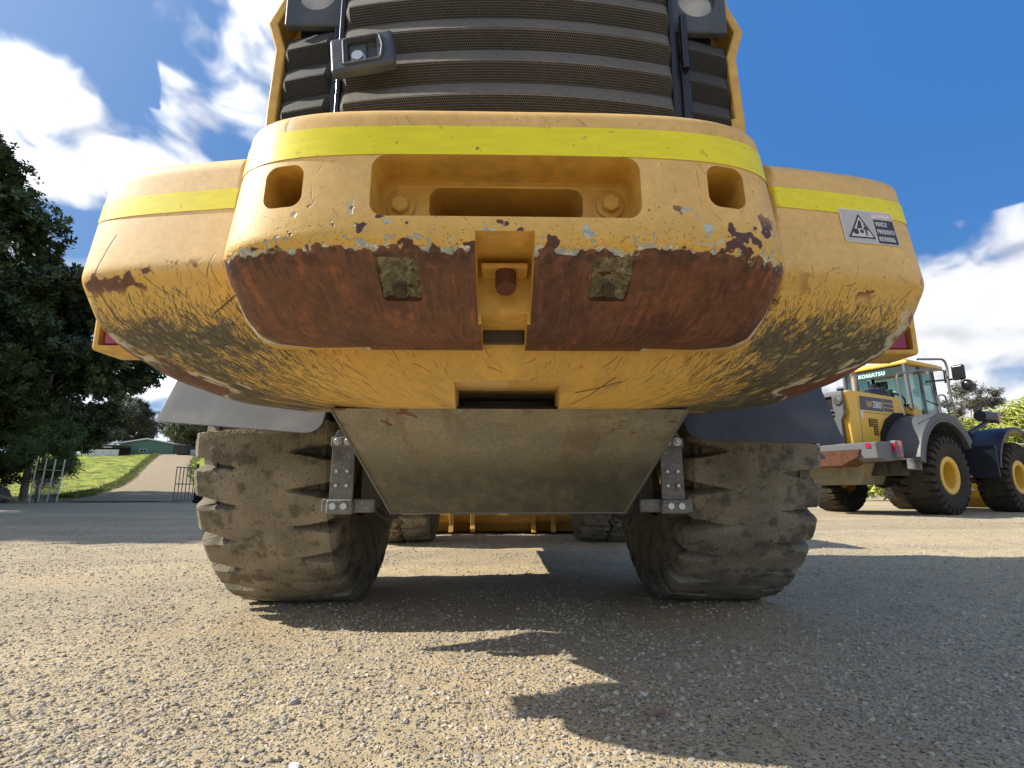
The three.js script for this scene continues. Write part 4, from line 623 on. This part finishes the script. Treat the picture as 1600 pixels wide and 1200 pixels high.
    P('window_rail', [bar([.85, 2.55, s * .73], [1.45, 2.48, s * .73], .012), bar([1.42, 1.9, s * .735], [1.30, 3.3, s * .735], .014)], M.glossBlack, cab); }
  P('rear_window', bx(.008, .82, 1.3, .19, 2.84, 0, .002), glass, cab); P('windscreen', bx(.008, 1.5, 1.2, 1.47, 2.55, 0, .002, [0, 0, .125]), glass, cab);
  P('sun_band', bx(.006, .22, 1.30, .178, 3.245, 0, .002), tint, cab); P('window_surround', bx(.02, .05, 1.4, .18, 3.36, 0, .004), M.glossBlack, cab); P('window_surround', bx(.02, .06, 1.4, .185, 2.42, 0, .004), M.glossBlack, cab);
  { const t = document.createElement('canvas'); t.width = 1024; t.height = 192; const g = t.getContext('2d'); g.clearRect(0, 0, 1024, 192); g.fillStyle = '#7fb8ae'; g.font = 'bold 170px sans-serif'; g.fillText('KOMATSU', 20, 160, 984); g.strokeStyle = '#7fb8ae'; g.lineWidth = 10; g.strokeText('KOMATSU', 20, 160, 984);
    const ct = new THREE.CanvasTexture(t); ct.colorSpace = THREE.SRGBColorSpace; ct.magFilter = THREE.LinearFilter; const d = g.getImageData(0, 0, 1024, 192).data, a = new Uint8Array(1024 * 192 * 4); for (let y = 0; y < 192; y++) for (let x = 0; x < 1024; x++) { const v = d[(y * 1024 + x) * 4 + 3], o = ((191 - y) * 1024 + x) * 4; a[o] = a[o + 1] = a[o + 2] = v; a[o + 3] = 255; }
    const at = new THREE.DataTexture(a, 1024, 192); at.magFilter = THREE.LinearFilter; at.needsUpdate = true;
    P('window_lettering', new THREE.PlaneGeometry(.80, .14).rotateY(-Math.PI / 2).translate(.170, 3.235, .02), std({ color: rgb(.42, .68, .62), alphaMap: at, transparent: true, roughness: .5 }), cab); }
  const seat = P('seat', [bx(.5, .12, .5, .75, 2.15, 0, .04), bx(.14, .75, .46, .50, 2.5, 0, .05, [0, 0, .12]), bx(.1, .2, .28, .44, 2.98, 0, .04)], std({ color: rgb(.10, .14, .14), roughness: .8 }), cab);
  P('console', [bx(.3, .5, .3, 1.2, 2.1, 0, .04), bx(.2, .2, .3, .8, 2.35, .38, .04), bar([1.2, 2.3, 0], [1.05, 2.62, 0], .025), new THREE.TorusGeometry(.19, .018, 8, 32).rotateY(Math.PI / 2).rotateZ(.45).translate(1.03, 2.66, 0)], M.glossBlack, cab);
  P('antenna', bar([.2, 3.43, -.18], [.16, 3.88, -.2], .006), M.glossBlack, cab);
  // exhaust, pre-cleaner, rails, mirrors, lamps
  P('exhaust_pipe', [cyl(.065, .5, 'y', -.42, 2.85, -.14), tube([[-.42, 3.08, -.14], [-.43, 3.17, -.14], [-.48, 3.26, -.14]], .062, 12, 14)], std({ color: rgb(.40, .32, .26), roughness: .5, metalness: .6 }));
  P('air_cleaner', [new THREE.SphereGeometry(.26, 28, 14, 0, 6.3, 0, 1.5).scale(1.25, .95, 1).translate(-.30, 2.60, .22), cyl(.06, .1, 'y', -.3, 2.87, .22)], M.glossBlack);
  P('handrail', [pipe([[-1.0, 2.05, 1.12], [-1.13, 2.9, 1.12], [-.9, 2.96, 1.12], [.45, 3.2, 1.12], [1.0, 3.2, 1.12], [1.03, 2.9, 1.12], [1.1, 2.2, 1.12], [1.3, 1.75, 1.12]], .02, .12), pipe([[.1, 3.40, 1.0], [.72, 3.42, 1.25], [.80, 3.2, 1.25], [.74, 2.9, 1.25], [.8, 2.2, 1.25], [1.05, 1.75, 1.22]], .024, .12), pipe([[.55, 1.8, 1.12], [.5, 2.6, 1.12], [.82, 2.62, 1.12], [.95, 1.8, 1.12]], .018, .1)], pipeM);
  P('handrail', pipe([[-1.6, 2.5, -.6], [-1.6, 2.85, -.62], [-2.0, 2.85, -.62], [-2.05, 2.5, -.6]], .016, .08), pipeM); P('handrail', pipe([[-.2, 1.8, -1.1], [-.2, 3.3, -1.1], [.2, 3.36, -.9]], .02, .1), pipeM);
  P('mirror', [bx(.10, .36, .26, 1.62, 3.23, 1.12, .05), bx(.14, .30, .06, 1.5, 3.15, .92, .01), bar([.9, 3.0, .75], [1.55, 3.08, 1.0], .022)], M.glossBlack); P('mirror', [new THREE.SphereGeometry(.12, 20, 14).scale(.45, 1.1, 1).translate(1.70, 2.92, 1.22), tube([[1.45, 3.05, 1.0], [1.6, 3.08, 1.15], [1.70, 3.02, 1.22]], .012, 14)], M.glossBlack); P('mirror', bx(.1, .34, .24, 1.0, 3.05, -1.28, .04), M.glossBlack);
  for (const s of [-1, 1]) { const l = P('front_lamp', [cyl(.125, .62, 'x', 2.42, 2.22, s * 1.2, 28), bar([1.55, 1.78, s * 1.15], [2.55, 2.14, s * 1.2], .05)], navy); P('lamp_glass', cyl(.118, .14, 'x', 2.80, 2.22, s * 1.2, 28), M.redLens, l); P('lamp_guard', [bx(.05, .03, .26, 2.86, 2.33, s * 1.2, .01), bx(.05, .03, .26, 2.86, 2.11, s * 1.2, .01)], M.chrome, l); }
}
// ---------- land, drive, buildings, gates, trees ----------
const driveX = (D) => D < 35 ? lerp(-18.5, -22, (D - 27) / 8) : D < 45 ? lerp(-22, -27.5, (D - 35) / 10) : D < 60 ? lerp(-27.5, -36, (D - 45) / 15) : lerp(-36, -44.5, (D - 60) / 16);
const driveW = (D) => lerp(4.2, 2.5, sstep(27, 55, D));
function drape(D0, D1, nD, nX, xl, xr, off, uvs) { const pos = [], uv = [], idx = []; for (let i = 0; i <= nD; i++) { const D = lerp(D0, D1, i / nD), a = xl(D), b = xr(D); for (let j = 0; j <= nX; j++) { const x = lerp(a, b, j / nX); pos.push(x, terrain(x, -D) + off(x, D), -D); uv.push(x / uvs, D / uvs); } } for (let i = 0; i < nD; i++) for (let j = 0; j < nX; j++) { const a = i * (nX + 1) + j, b = a + nX + 1; idx.push(a, a + 1, b, a + 1, b + 1, b); } const g = new THREE.BufferGeometry(); g.setAttribute('position', new THREE.Float32BufferAttribute(pos, 3)); g.setAttribute('uv', new THREE.Float32BufferAttribute(uv, 2)); g.setIndex(idx); g.computeVertexNormals(); return g; }
const grassT = tex(1024, 1024, (u, v, o) => { const d = tf(u, v, 5, 5), f = tf(u, v, 90, 3), m = tf(u + .3, v + .1, 12, 4); o[0] = .56; o[1] = .60; o[2] = .17; mix3(o, [.68, .66, .27], sstep(.45, .7, d)); mix3(o, [.26, .34, .12], .7 * sstep(.5, .72, m)); mul3(o, .7 + .6 * f); o[3] = f * .7 + m * .3; }, { repeat: [1, 1] });
M.grass = std({ map: grassT.map, bumpMap: grassT.bump, bumpScale: .25, roughness: 1 });
tag(mesh('grass_field', drape(33.5, 150, 110, 70, (D) => -40 - D * .75, (D) => Math.min(-3, driveX(Math.min(D, 90)) + 28), (x, D) => { const n = .18 * fbm(x * .5, D * .5, 3) - .06; const e = sstep(33.5, 37, D); return lerp(-.05, n, e) + .12 * e * sstep(driveW(D), driveW(D) + 1.2, Math.abs(x - driveX(D))); }, 9), M.grass), 'sunny mown grass slope left of the dirt drive', 'grass', null, 'structure');
M.drive = std({ map: gravelT.map, bumpMap: gravelT.bump, bumpScale: .01, roughness: 1, color: rgb(.72, .67, .63) });
tag(mesh('driveway', drape(27, 92, 90, 14, (D) => driveX(D) - driveW(D), (D) => driveX(D) + driveW(D), (x, D) => { const q = (x - driveX(D)) / driveW(D); return .10 * sstep(27, 34, D) + .05 - .10 * Math.pow(Math.abs(q), 6) + .04 * (fbm(x * 1.3, D * 1.3, 3) - .5); }, 2.4), M.drive), 'pinkish dirt drive climbing from the open gate to the green shed', 'driveway', null, 'structure');

// leaves
function leafSprig(n, len, wid, spread, s, droop = .25) {
  reseed(s); const pos = [], uv = [];
  for (let i = 0; i < n; i++) {
    const t = i / n, a = i * 2.4 + rr(-.3, .3), base = new THREE.Vector3(rr(-.06, .06), t * spread, rr(-.06, .06)), dir = new THREE.Vector3(Math.cos(a), rr(-droop, .7 - droop), Math.sin(a)).normalize(), side = new THREE.Vector3(-Math.sin(a), rr(-.4, .4), Math.cos(a)).normalize(), up = dir.clone().cross(side).normalize(), l = len * rr(.7, 1.2), w = wid * rr(.8, 1.2);
    const A = base, T = base.clone().addScaledVector(dir, l).addScaledVector(up, -l * .15), Lf = base.clone().addScaledVector(dir, l * .45).addScaledVector(side, w), R = base.clone().addScaledVector(dir, l * .45).addScaledVector(side, -w);
    for (const tri of [[A, Lf, T], [A, T, R]]) for (const v of tri) { pos.push(v.x, v.y, v.z); uv.push(0, 0); }
  }
  const g = new THREE.BufferGeometry(); g.setAttribute('position', new THREE.Float32BufferAttribute(pos, 3)); g.setAttribute('uv', new THREE.Float32BufferAttribute(uv, 2)); g.computeVertexNormals(); return g;
}
const broad = leafSprig(11, .26, .075, .3, 11), fine = leafSprig(12, .24, .03, .34, 12, .7), needle = leafSprig(16, .20, .014, .42, 14, .05);
M.leaf = std({ color: rgb(1, 1, 1), roughness: .6 });
const barkT = tex(256, 256, (u, v, o) => { const s = tf(u, v * .2, 12, 4), d = tf(u, v, 5, 4); const k = .30 + .2 * s + .1 * d; o[0] = k; o[1] = k * .93; o[2] = k * .82; o[3] = s; }, { repeat: [2, 1] });
M.bark = std({ map: barkT.map, bumpMap: barkT.bump, bumpScale: .02, roughness: .95 }); M.paleBark = std({ map: barkT.map, bumpMap: barkT.bump, bumpScale: .01, roughness: .9, color: rgb(1.5, 1.45, 1.35) });
const limbGeo = (pts, r0, r1, rad = 7) => { const c = new THREE.CatmullRomCurve3(pts), n = pts.length * 4, g = new THREE.TubeGeometry(c, n, 1, rad), p = g.attributes.position, P = new THREE.Vector3(), v = new THREE.Vector3(); for (let i = 0; i <= n; i++) { c.getPointAt(i / n, P); const r = lerp(r0, r1, i / n); for (let j = 0; j <= rad; j++) { const k = i * (rad + 1) + j; v.fromBufferAttribute(p, k).sub(P).multiplyScalar(r).add(P); p.setXYZ(k, v.x, v.y, v.z); } } return g; };
// shape(t, a) gives the crown's reach at height fraction t; clumps sit along limbs and near the surface
function tree(name, label, { x, D, h, r, base = .25, trunkR = .25, clumps = 60, sprigs = 60, size = 1, clumpR = 1.1, leaf = broad, tint = [.05, .075, .025], vary = .35, bark = M.bark, s = 1, lean = [0, 0], shape = (t) => Math.sin(Math.PI * Math.min(1, .12 + t * .88)) ** .6, limbs = 9, cat = 'tree', group: grp, y: yy }) {
  reseed(s * 7919 + 13); const y0 = (yy ?? terrain(x, -D)) - .1, t = thing(name, label, cat, [x, y0, -D], 0, grp), wood = [], C = [], up = new THREE.Vector3();
  const axisAt = (k) => new THREE.Vector3(lean[0] * k * k * h + Math.sin(k * 5 + s) * .02 * h, k * h, lean[1] * k * k * h + Math.cos(k * 4 + s) * .02 * h);
  wood.push(limbGeo([0, .15, .3, .5, .7, .85].map((k) => axisAt(k)), trunkR, trunkR * .22, 9));
  const limbEnds = [];
  for (let i = 0; i < limbs; i++) { const k = lerp(base * .8, .8, (i + rnd() * .6) / limbs), a = i * 2.4 + s + rr(-.4, .4), A = axisAt(k * .9), tt = clamp((k - base) / (1 - base)), R = r * shape(tt + .12) * rr(.6, .9), E = new THREE.Vector3(Math.cos(a) * R, k * h + R * rr(.15, .5), Math.sin(a) * R), m = A.clone().lerp(E, .5); m.y += R * .08; wood.push(limbGeo([A, m, E], trunkR * .38 * (1 - k * .5), trunkR * .06, 6)); limbEnds.push(E, m.clone().lerp(E, .5)); }
  for (let i = 0; i < clumps; i++) {
    let c; if (i < limbEnds.length) c = limbEnds[i].clone(); else { const tt = Math.pow(rnd(), .85), a = rnd() * 6.283, R = r * shape(tt) * Math.sqrt(rr(.25, 1)); c = axisAt(lerp(base, 1, tt)).add(up.set(Math.cos(a) * R, 0, Math.sin(a) * R)); }
    C.push([c, clumpR * rr(.6, 1.25), rr(1 - vary, 1 + vary), rr(-.12, .18)]);
  }
  mesh('trunk', wood, bark, t);
  const n = C.length * sprigs, im = new THREE.InstancedMesh(leaf, M.leaf, n), m = new THREE.Matrix4(), q = new THREE.Quaternion(), e = new THREE.Euler(), col = new THREE.Color(), p = new THREE.Vector3(); let k = 0;
  for (const [c, cr, br, warm] of C) for (let i = 0; i < sprigs; i++) {
    const a = rnd() * 6.283, b = Math.acos(rr(-1, 1)), R = cr * Math.pow(rnd(), .42) * rr(.8, 1.15); p.set(Math.cos(a) * Math.sin(b) * R * 1.15, Math.cos(b) * R * .75, Math.sin(a) * Math.sin(b) * R * 1.15).add(c); if (p.y < .2) p.y = .2 + rnd() * .3;
    const z = size * rr(.7, 1.3); m.compose(p, q.setFromEuler(e.set(rr(-1.1, 1.1), rnd() * 6.3, rr(-1.1, 1.1))), up.set(z, z, z)); im.setMatrixAt(k, m);
    const v = .85 * br * rr(.75, 1.25); im.setColorAt(k++, col.setRGB(tint[0] * v * (1 + warm), tint[1] * v, tint[2] * v * (1 - warm)));
  }
  im.name = 'crown'; im.castShadow = im.receiveShadow = true; im.userData.kind = 'stuff'; t.add(im); return t;
}
const G1 = 'dark trees behind the leaning gate', cone = (t) => Math.pow(1 - t, .62) * (.55 + .45 * sstep(0, .2, t));
tree('fig_tree', 'tallest dark evergreen tree at the left edge with dense crown', { x: -33.8, D: 31, h: 22.5, r: 10, base: .22, trunkR: .5, clumps: 210, sprigs: 90, size: 1.15, clumpR: 1.5, tint: [.075, .115, .04], s: 3, shape: cone });
tree('shade_tree', 'dark leafy tree with thin pale trunks left of the dirt drive', { x: -25.0, D: 30, h: 12.4, r: 5.2, base: .30, trunkR: .2, clumps: 120, sprigs: 75, size: 1, clumpR: 1.15, tint: [.075, .115, .04], s: 5, bark: M.paleBark, limbs: 12 });
tree('shade_tree', 'smaller dark tree between the tall evergreen and the leaning gate', { x: -27.6, D: 28, h: 9.5, r: 4.2, base: .1, trunkR: .16, clumps: 80, sprigs: 70, size: 1, clumpR: 1.1, tint: [.075, .115, .04], s: 8, bark: M.paleBark });
tree('pine_sapling', 'young pine with feathery green sprays above the leaning gate', { x: -22.3, D: 27.3, h: 5.2, r: 1.9, base: .2, trunkR: .07, clumps: 34, sprigs: 34, size: 1.3, clumpR: .42, leaf: needle, tint: [.085, .15, .045], s: 17, shape: cone, limbs: 14 });
// trees standing to the left of the view, which shade the yard
for (const [x, D, h, r, s, lab] of [[-18.6, 11.2, 12.5, 4.4, 21, 'leafy yard tree nearest the viewer beyond the left edge'], [-24, 17.5, 14, 5, 22, 'leafy yard tree in the middle of the left boundary row'], [-29.5, 23.5, 15, 5, 23, 'leafy yard tree closest to the tall evergreen']]) tree('shade_tree', lab, { x, D, h, r, base: .2, clumps: 90, sprigs: 40, size: 1.5, clumpR: 1.4, tint: [.075, .115, .04], s });
{ // longer tufts along the drive and over the field
  reseed(515); const blade = leafSprig(14, .5, .02, .05, 99, -.75), n = 3600, im = new THREE.InstancedMesh(blade, M.leaf, n), m = new THREE.Matrix4(), q = new THREE.Quaternion(), e = new THREE.Euler(), c = new THREE.Color();
  for (let i = 0; i < n; i++) { const D = 33 + Math.pow(rnd(), 1.6) * 50, edge = rnd() < .45, x = edge ? driveX(D) + (rnd() < .75 ? -1 : 1) * (driveW(D) + rr(-.1, .9)) : driveX(D) - driveW(D) - rr(.3, 26), s = rr(.5, 1.2) * (edge ? .62 : .26); m.compose(new THREE.Vector3(x, terrain(x, -D) + .1, -D), q.setFromEuler(e.set(rr(-.3, .3), rnd() * 6.3, rr(-.3, .3))), new THREE.Vector3(s, s, s)); im.setMatrixAt(i, m); const b = rr(.6, 1.2); im.setColorAt(i, c.setRGB(.27 * b, .30 * b, .075 * b)); }
  im.name = 'grass_tufts'; im.castShadow = im.receiveShadow = true; scene.add(im); tag(im, 'longer yellow-green grass tufts edging the dirt drive', 'grass', null, 'stuff');
}
// far trees behind the shed
const G2 = 'gum trees behind the shed';
for (const [x, D, h, r, tint, s, lab, o] of [
  [-63, 92, 9.5, 4.6, [.085, .095, .05], 31, 'olive gum tree behind the low white kennel', {}], [-68, 100, 10.5, 5.2, [.12, .115, .07], 32, 'dry greyish gum tree left of the kennel', {}], [-63.5, 112, 13, 5.2, [.075, .09, .05], 33, 'taller grey-green gum tree behind the shed roof', {}],
  [-55.5, 104, 6.6, 4.2, [.045, .07, .03], 34, 'round dark bushy tree right behind the green shed', { leaf: broad, base: .1 }], [-46.5, 83, 5.8, 2.9, [.11, .13, .045], 35, 'yellow-green tree with thin trunk right of the shed', { base: .34 }], [-51, 108, 8, 4, [.08, .1, .045], 36, 'pale gum tree in the distance right of the shed', {}], [-74, 96, 7.5, 4.4, [.06, .08, .035], 37, 'dark olive tree at the far end of the grass', { base: .08 }], [-82, 104, 10, 6, [.06, .08, .035], 38, 'broad olive tree at the far left of the grass', { base: .08 }],
  [-40, 112, 9, 5, [.08, .1, .045], 39, 'gum tree beyond the top of the drive', {}], [-90, 108, 9, 6, [.06, .08, .035], 40, 'olive tree beyond the dark trees at the left', { base: .08 }]]) tree('gum_tree', lab, { x, D, h, r, base: .22, trunkR: .17, clumps: 52, sprigs: 42, size: 2.1, clumpR: 1.25, leaf: fine, tint, s, bark: M.paleBark, ...o });
tree('gum_tree', 'sparse gum tree on the right seen beside the parked cab mirrors', { x: 40.2, D: 45, h: 9.6, r: 3.0, base: .42, trunkR: .17, clumps: 44, sprigs: 30, size: 1.25, clumpR: .62, leaf: fine, tint: [.13, .125, .09], s: 51, bark: M.paleBark, lean: [.02, 0] });
tree('gum_tree', 'low grey-green gum tree behind the parked cab', { x: 37.0, D: 46, h: 7.4, r: 2.8, base: .25, trunkR: .14, clumps: 44, sprigs: 34, size: 1.25, clumpR: .7, leaf: fine, tint: [.14, .15, .085], s: 52, bark: M.paleBark });
// bright hedge on the right
{
  reseed(606); const t = thing('hedge', 'bright yellow-green leafy hedge behind the parked loader', 'hedge', [27, terrain(27, -26), -26]), n = 15000, im = new THREE.InstancedMesh(fine, M.leaf, n), m = new THREE.Matrix4(), q = new THREE.Quaternion(), e = new THREE.Euler(), c = new THREE.Color(), v = new THREE.Vector3(), sc = new THREE.Vector3(), stems = [];
  for (let i = 0; i < n; i++) { const x = rr(-9.5, 14), z = rr(-2.2, 1.6), top = (2.7 + 1.6 * sstep(-7, -1, x) + 1.1 * (fbm(x * .5 + 3, z * .3, 3) - .5) * 2) * Math.sqrt(Math.max(.1, 1 - (z / 2.6) ** 2)), k = Math.pow(rnd(), .55); v.set(x, .1 + top * k, z); const s = rr(1.2, 2); m.compose(v, q.setFromEuler(e.set(rr(-.9, .9), rnd() * 6.3, rr(-.9, .9))), sc.set(s, s, s)); im.setMatrixAt(i, m); const b = rr(.7, 1.25) * (.8 + .5 * fbm(x * 1.4, v.y * 1.4, 2)); im.setColorAt(i, c.setRGB(.36 * b, .39 * b, .075 * b)); }
  for (let i = 0; i < 60; i++) { const x = rr(-9, 13), z = rr(-1.5, 1); stems.push(bar([x, 0, z], [x + rr(-.3, .3), rr(1.5, 3), z + rr(-.2, .2)], .03, 5)); }
  mesh('stems', stems, M.bark, t); im.name = 'foliage'; im.userData.kind = 'stuff'; im.castShadow = im.receiveShadow = true; t.add(im);
}
{ const t = thing('wire_fence', 'thin pale wire fence in front of the bright hedge', 'fence', [0, 0, 0]); for (let i = 0; i < 5; i++) mesh('post', cyl(.05, 2.0, 'y', 17.5 + i * 3.2, terrain(17 + i * 3, -20) + 1.0, -20.5 + i * .2, 10), M.steel, t); mesh('wire', bar([14, 2.22, -20.3], [31, 2.5, -21.2], .03, 6), std({ color: rgb(.6, .62, .6), roughness: .5 }), t); }

// buildings
{
  const y = terrain(-52, -80) - .5, t = thing('shed', 'green metal shed with white gable roof at the top of the drive', 'shed', [-51.6, y, -80], .12);
  const wall = std({ color: rgb(.085, .17, .13), roughness: .6, bumpMap: steelT.bump, bumpScale: .004 }), white = std({ color: rgb(.72, .74, .74), roughness: .45 });
  mesh('wall', extr(shapeOf([[-3.2, 0], [4.1, 0], [4.1, 2.1], [.5, 2.75], [-3.2, 2.1]]), 9, 0).translate(0, 0, -9), wall, t);
  mesh('side_wing', extr(shapeOf([[-4.9, 0], [-3.21, 0], [-3.21, 1.95], [-4.9, 1.75]]), 7, 0).translate(0, 0, -8.6), wall, t);
  mesh('roof', [extr(shapeOf([[-3.5, 2.06], [.5, 2.78], [4.4, 2.08], [4.4, 2.24], [.5, 2.96], [-3.5, 2.22]]), 9.6, 0).translate(0, 0, -9.3), extr(shapeOf([[-5.3, 1.75], [-3.22, 2.0], [-3.22, 2.14], [-5.3, 1.89]]), 7.4, 0).translate(0, 0, -8.8)], white, t);
  const w = mesh('window', bx(1.0, .45, .08, .1, 1.15, .03, .01), white, t); mesh('pane', bx(.42, .35, .02, -.12, 1.15, .075, .004), M.glossBlack, w); mesh('pane', bx(.42, .35, .02, .34, 1.15, .075, .004), M.glossBlack, w);
  mesh('door', bx(.9, 1.9, .06, -4.0, .95, -1.58, .01), std({ color: rgb(.05, .12, .09), roughness: .6 }), t);
}
{
  const y = terrain(-54, -76) + .05, t = thing('kennel', 'low white panelled kennel with dark flat roof left of the green shed', 'kennel', [-54.6, y, -76], .1), white = std({ color: rgb(.60, .62, .63), roughness: .6 });
  for (const x of [-1.45, -.48, .48, 1.45]) mesh('panel', bx(.94, .95, .05, x + .3, .55, 0, .01), white, t);
  for (const x of [-2.4, -1.6, 2.3]) for (const z of [.02, -2.4]) mesh('post', cyl(.05, 1.6, 'y', x, .8, z, 8), M.dark, t);
  mesh('roof', bx(5.2, .10, 3, 0, 1.62, -1.2, .02), M.steel, t); mesh('back_wall', bx(4.8, 1.5, .06, 0, .75, -2.5, .01), M.dark, t); mesh('trough', bx(.6, .18, .3, .6, .12, .5, .03), white, t);
}
{
  const y = terrain(-46, -80) - .3, t = thing('trailer', 'dark trailer parked at the right end of the green shed', 'trailer', [-45.4, y, -80], .1);
  mesh('body', bx(1.6, 1.3, 3, 0, 1.05, 0, .06), M.dark, t); mesh('panel', bx(1.0, .8, .04, 1.2, .7, .6, .02), std({ color: rgb(.5, .52, .53), roughness: .6 }), t); for (const x of [-.7, .7]) mesh('wheel', cyl(.35, .2, 'x', x, .35, .6, 16), M.black, t);
  const r = thing('woodpile', 'low dark stack of timber against the shed front', 'woodpile', [-50.6, terrain(-52, -79) - .3, -79.2], .12); for (let i = 0; i < 7; i++) mesh('timber', bx(3.6 - .2 * i, .14, .18, .2 * (i % 2), .1 + Math.floor(i / 2.4) * .15, -.4 + (i % 3) * .22, .01), i % 3 ? M.dark : M.steel, r);
}
// gates
{
  const y = terrain(-21, -26) - .02, t = thing('farm_gate', 'pale tubular gate leaf leaning beside the pine at the yard entrance', 'gate', [-21.0, y, -26], -.05); t.rotation.z = -.05;
  for (const x of [-.66, -.23, .2, .64]) mesh('upright', cyl(.03, x === -.66 ? 2.15 : 1.95, 'y', x, 1.05, 0, 10), M.zinc, t); for (const yy of [.72, 1.52]) mesh('cross_rail', cyl(.026, 1.34, 'x', 0, yy, .032, 10), M.zinc, t);
  mesh('wire_sheet', bx(1.24, 1.0, .008, 0, .62, -.036, .002), std({ color: rgb(.12, .14, .16), roughness: .7, transparent: true, opacity: .45 }), t);
}
{
  const y = terrain(-15, -26.5), t = thing('swing_gate', 'open tubular gate seen edge on at the right side of the drive', 'gate', [-14.85, y, -26.4], 1.38);
  for (const x of [-.62, -.4, -.18, .05, .28, .52]) mesh('upright', cyl(.02, 1.6, 'y', x, .86, 0, 8), M.steel, t); mesh('gate_post', cyl(.055, 1.85, 'y', .7, .9, 0, 12), M.dark, t); for (const yy of [.12, .86, 1.62]) mesh('cross_rail', cyl(.022, 1.3, 'x', .02, yy, .02, 8), M.steel, t);
  const b = thing('fence_rail', 'single horizontal pipe rail running right from the edge-on gate', 'rail', [-14.3, y, -26.9]); mesh('rail', bar([-.1, 1.16, 0], [6.5, 1.16, -.3], .03), M.steel, b); for (const x of [2.2, 4.4, 6.4]) mesh('post', cyl(.045, 1.25, 'y', x, .62, -.05, 10), M.steel, b);
  const k = thing('tyre_stack', 'old black tyres lying at the foot of the edge-on gate', 'tyres', [-13.6, y - .03, -26.0]); for (let i = 0; i < 3; i++) mesh('tyre', new THREE.TorusGeometry(.26, .11, 10, 26).rotateX(i < 2 ? Math.PI / 2 : .25).translate(i === 2 ? .5 : -.2 + i * .05, i === 2 ? .36 : .12 + i * .21, .05 * i), M.black, k);
}
// rocks at the yard edge
{ const bl = [['pale grey boulder at the left yard edge', -24.6, 25.2, .75, .5], ['dark boulder beside the leaning gate', -22.9, 25.6, .62, .36], ['rounded grey boulder behind the dark one', -23.7, 26.6, .85, .42], ['low flat rock in front of the boulders', -24.0, 24.4, .42, .3]]; bl.forEach(([l, x, D, r, c], i) => { const g = stoneGeo(300 + i); const m = mesh('boulder', g, std({ color: rgb(c * .32, c * .31, c * .3), roughness: .95, bumpMap: mudT.bump, bumpScale: .03 })); m.position.set(x, terrain(x, -D) + r * .25, -D); m.scale.setScalar(r); tag(m, l, 'boulder'); }); }
{ const t = thing('log', 'broken pale timber lying against the dark boulder', 'log', [-22.2, terrain(-22, -25.5) + .08, -25.4], .6); mesh('timber', bar([-.5, .35, 0], [.5, 0, .1], .07, 9), M.paleBark, t); }
// single stones and a leaf on the yard
for (const [l, x, D, r, c, s] of [['white quartz stone lying near the lower left middle of the yard', -.435, 1.30, .014, [.75, .74, .72], 71], ['brown stone at the lower left corner of the yard', -1.235, 1.335, .018, [.2, .165, .12], 72], ['pale round stone just inside the big shadow edge', .405, 1.66, .012, [.55, .53, .5], 73], ['white stone in the shadow below the right tyre', .71, 1.63, .008, [.62, .6, .57], 74], ['grey stone in the lit strip ahead of the shadow edge', -.56, 1.63, .016, [.34, .34, .34], 75]]) { const m = mesh('stone', stoneGeo(s), std({ color: rgb(...c), roughness: .9 })); m.position.set(x, groundH(x, -D) + r * .3, -D); m.scale.setScalar(r); m.rotation.y = s; tag(m, l, 'stone'); }
{
  const g = new THREE.PlaneGeometry(.05, .036, 10, 8), p = g.attributes.position; for (let i = 0; i < p.count; i++) { const x = p.getX(i), y = p.getY(i), k = 1 - Math.abs(x) / .025; p.setXYZ(i, x, y * (.25 + .75 * Math.sqrt(Math.max(0, k))), .010 + .22 * Math.abs(y) - 9 * x * x + .004 * vn(x * 300, y * 300)); } g.rotateX(-Math.PI / 2); g.computeVertexNormals();
  const m = mesh('dry_leaf', g, std({ color: rgb(.30, .20, .13), roughness: .8 })); m.position.set(.40, groundH(.4, -1.5) + .004, -1.50); m.rotation.y = .5; tag(m, 'curled brown dry leaf lying in the shadow', 'leaf');
}
renderer.render(scene, camera);
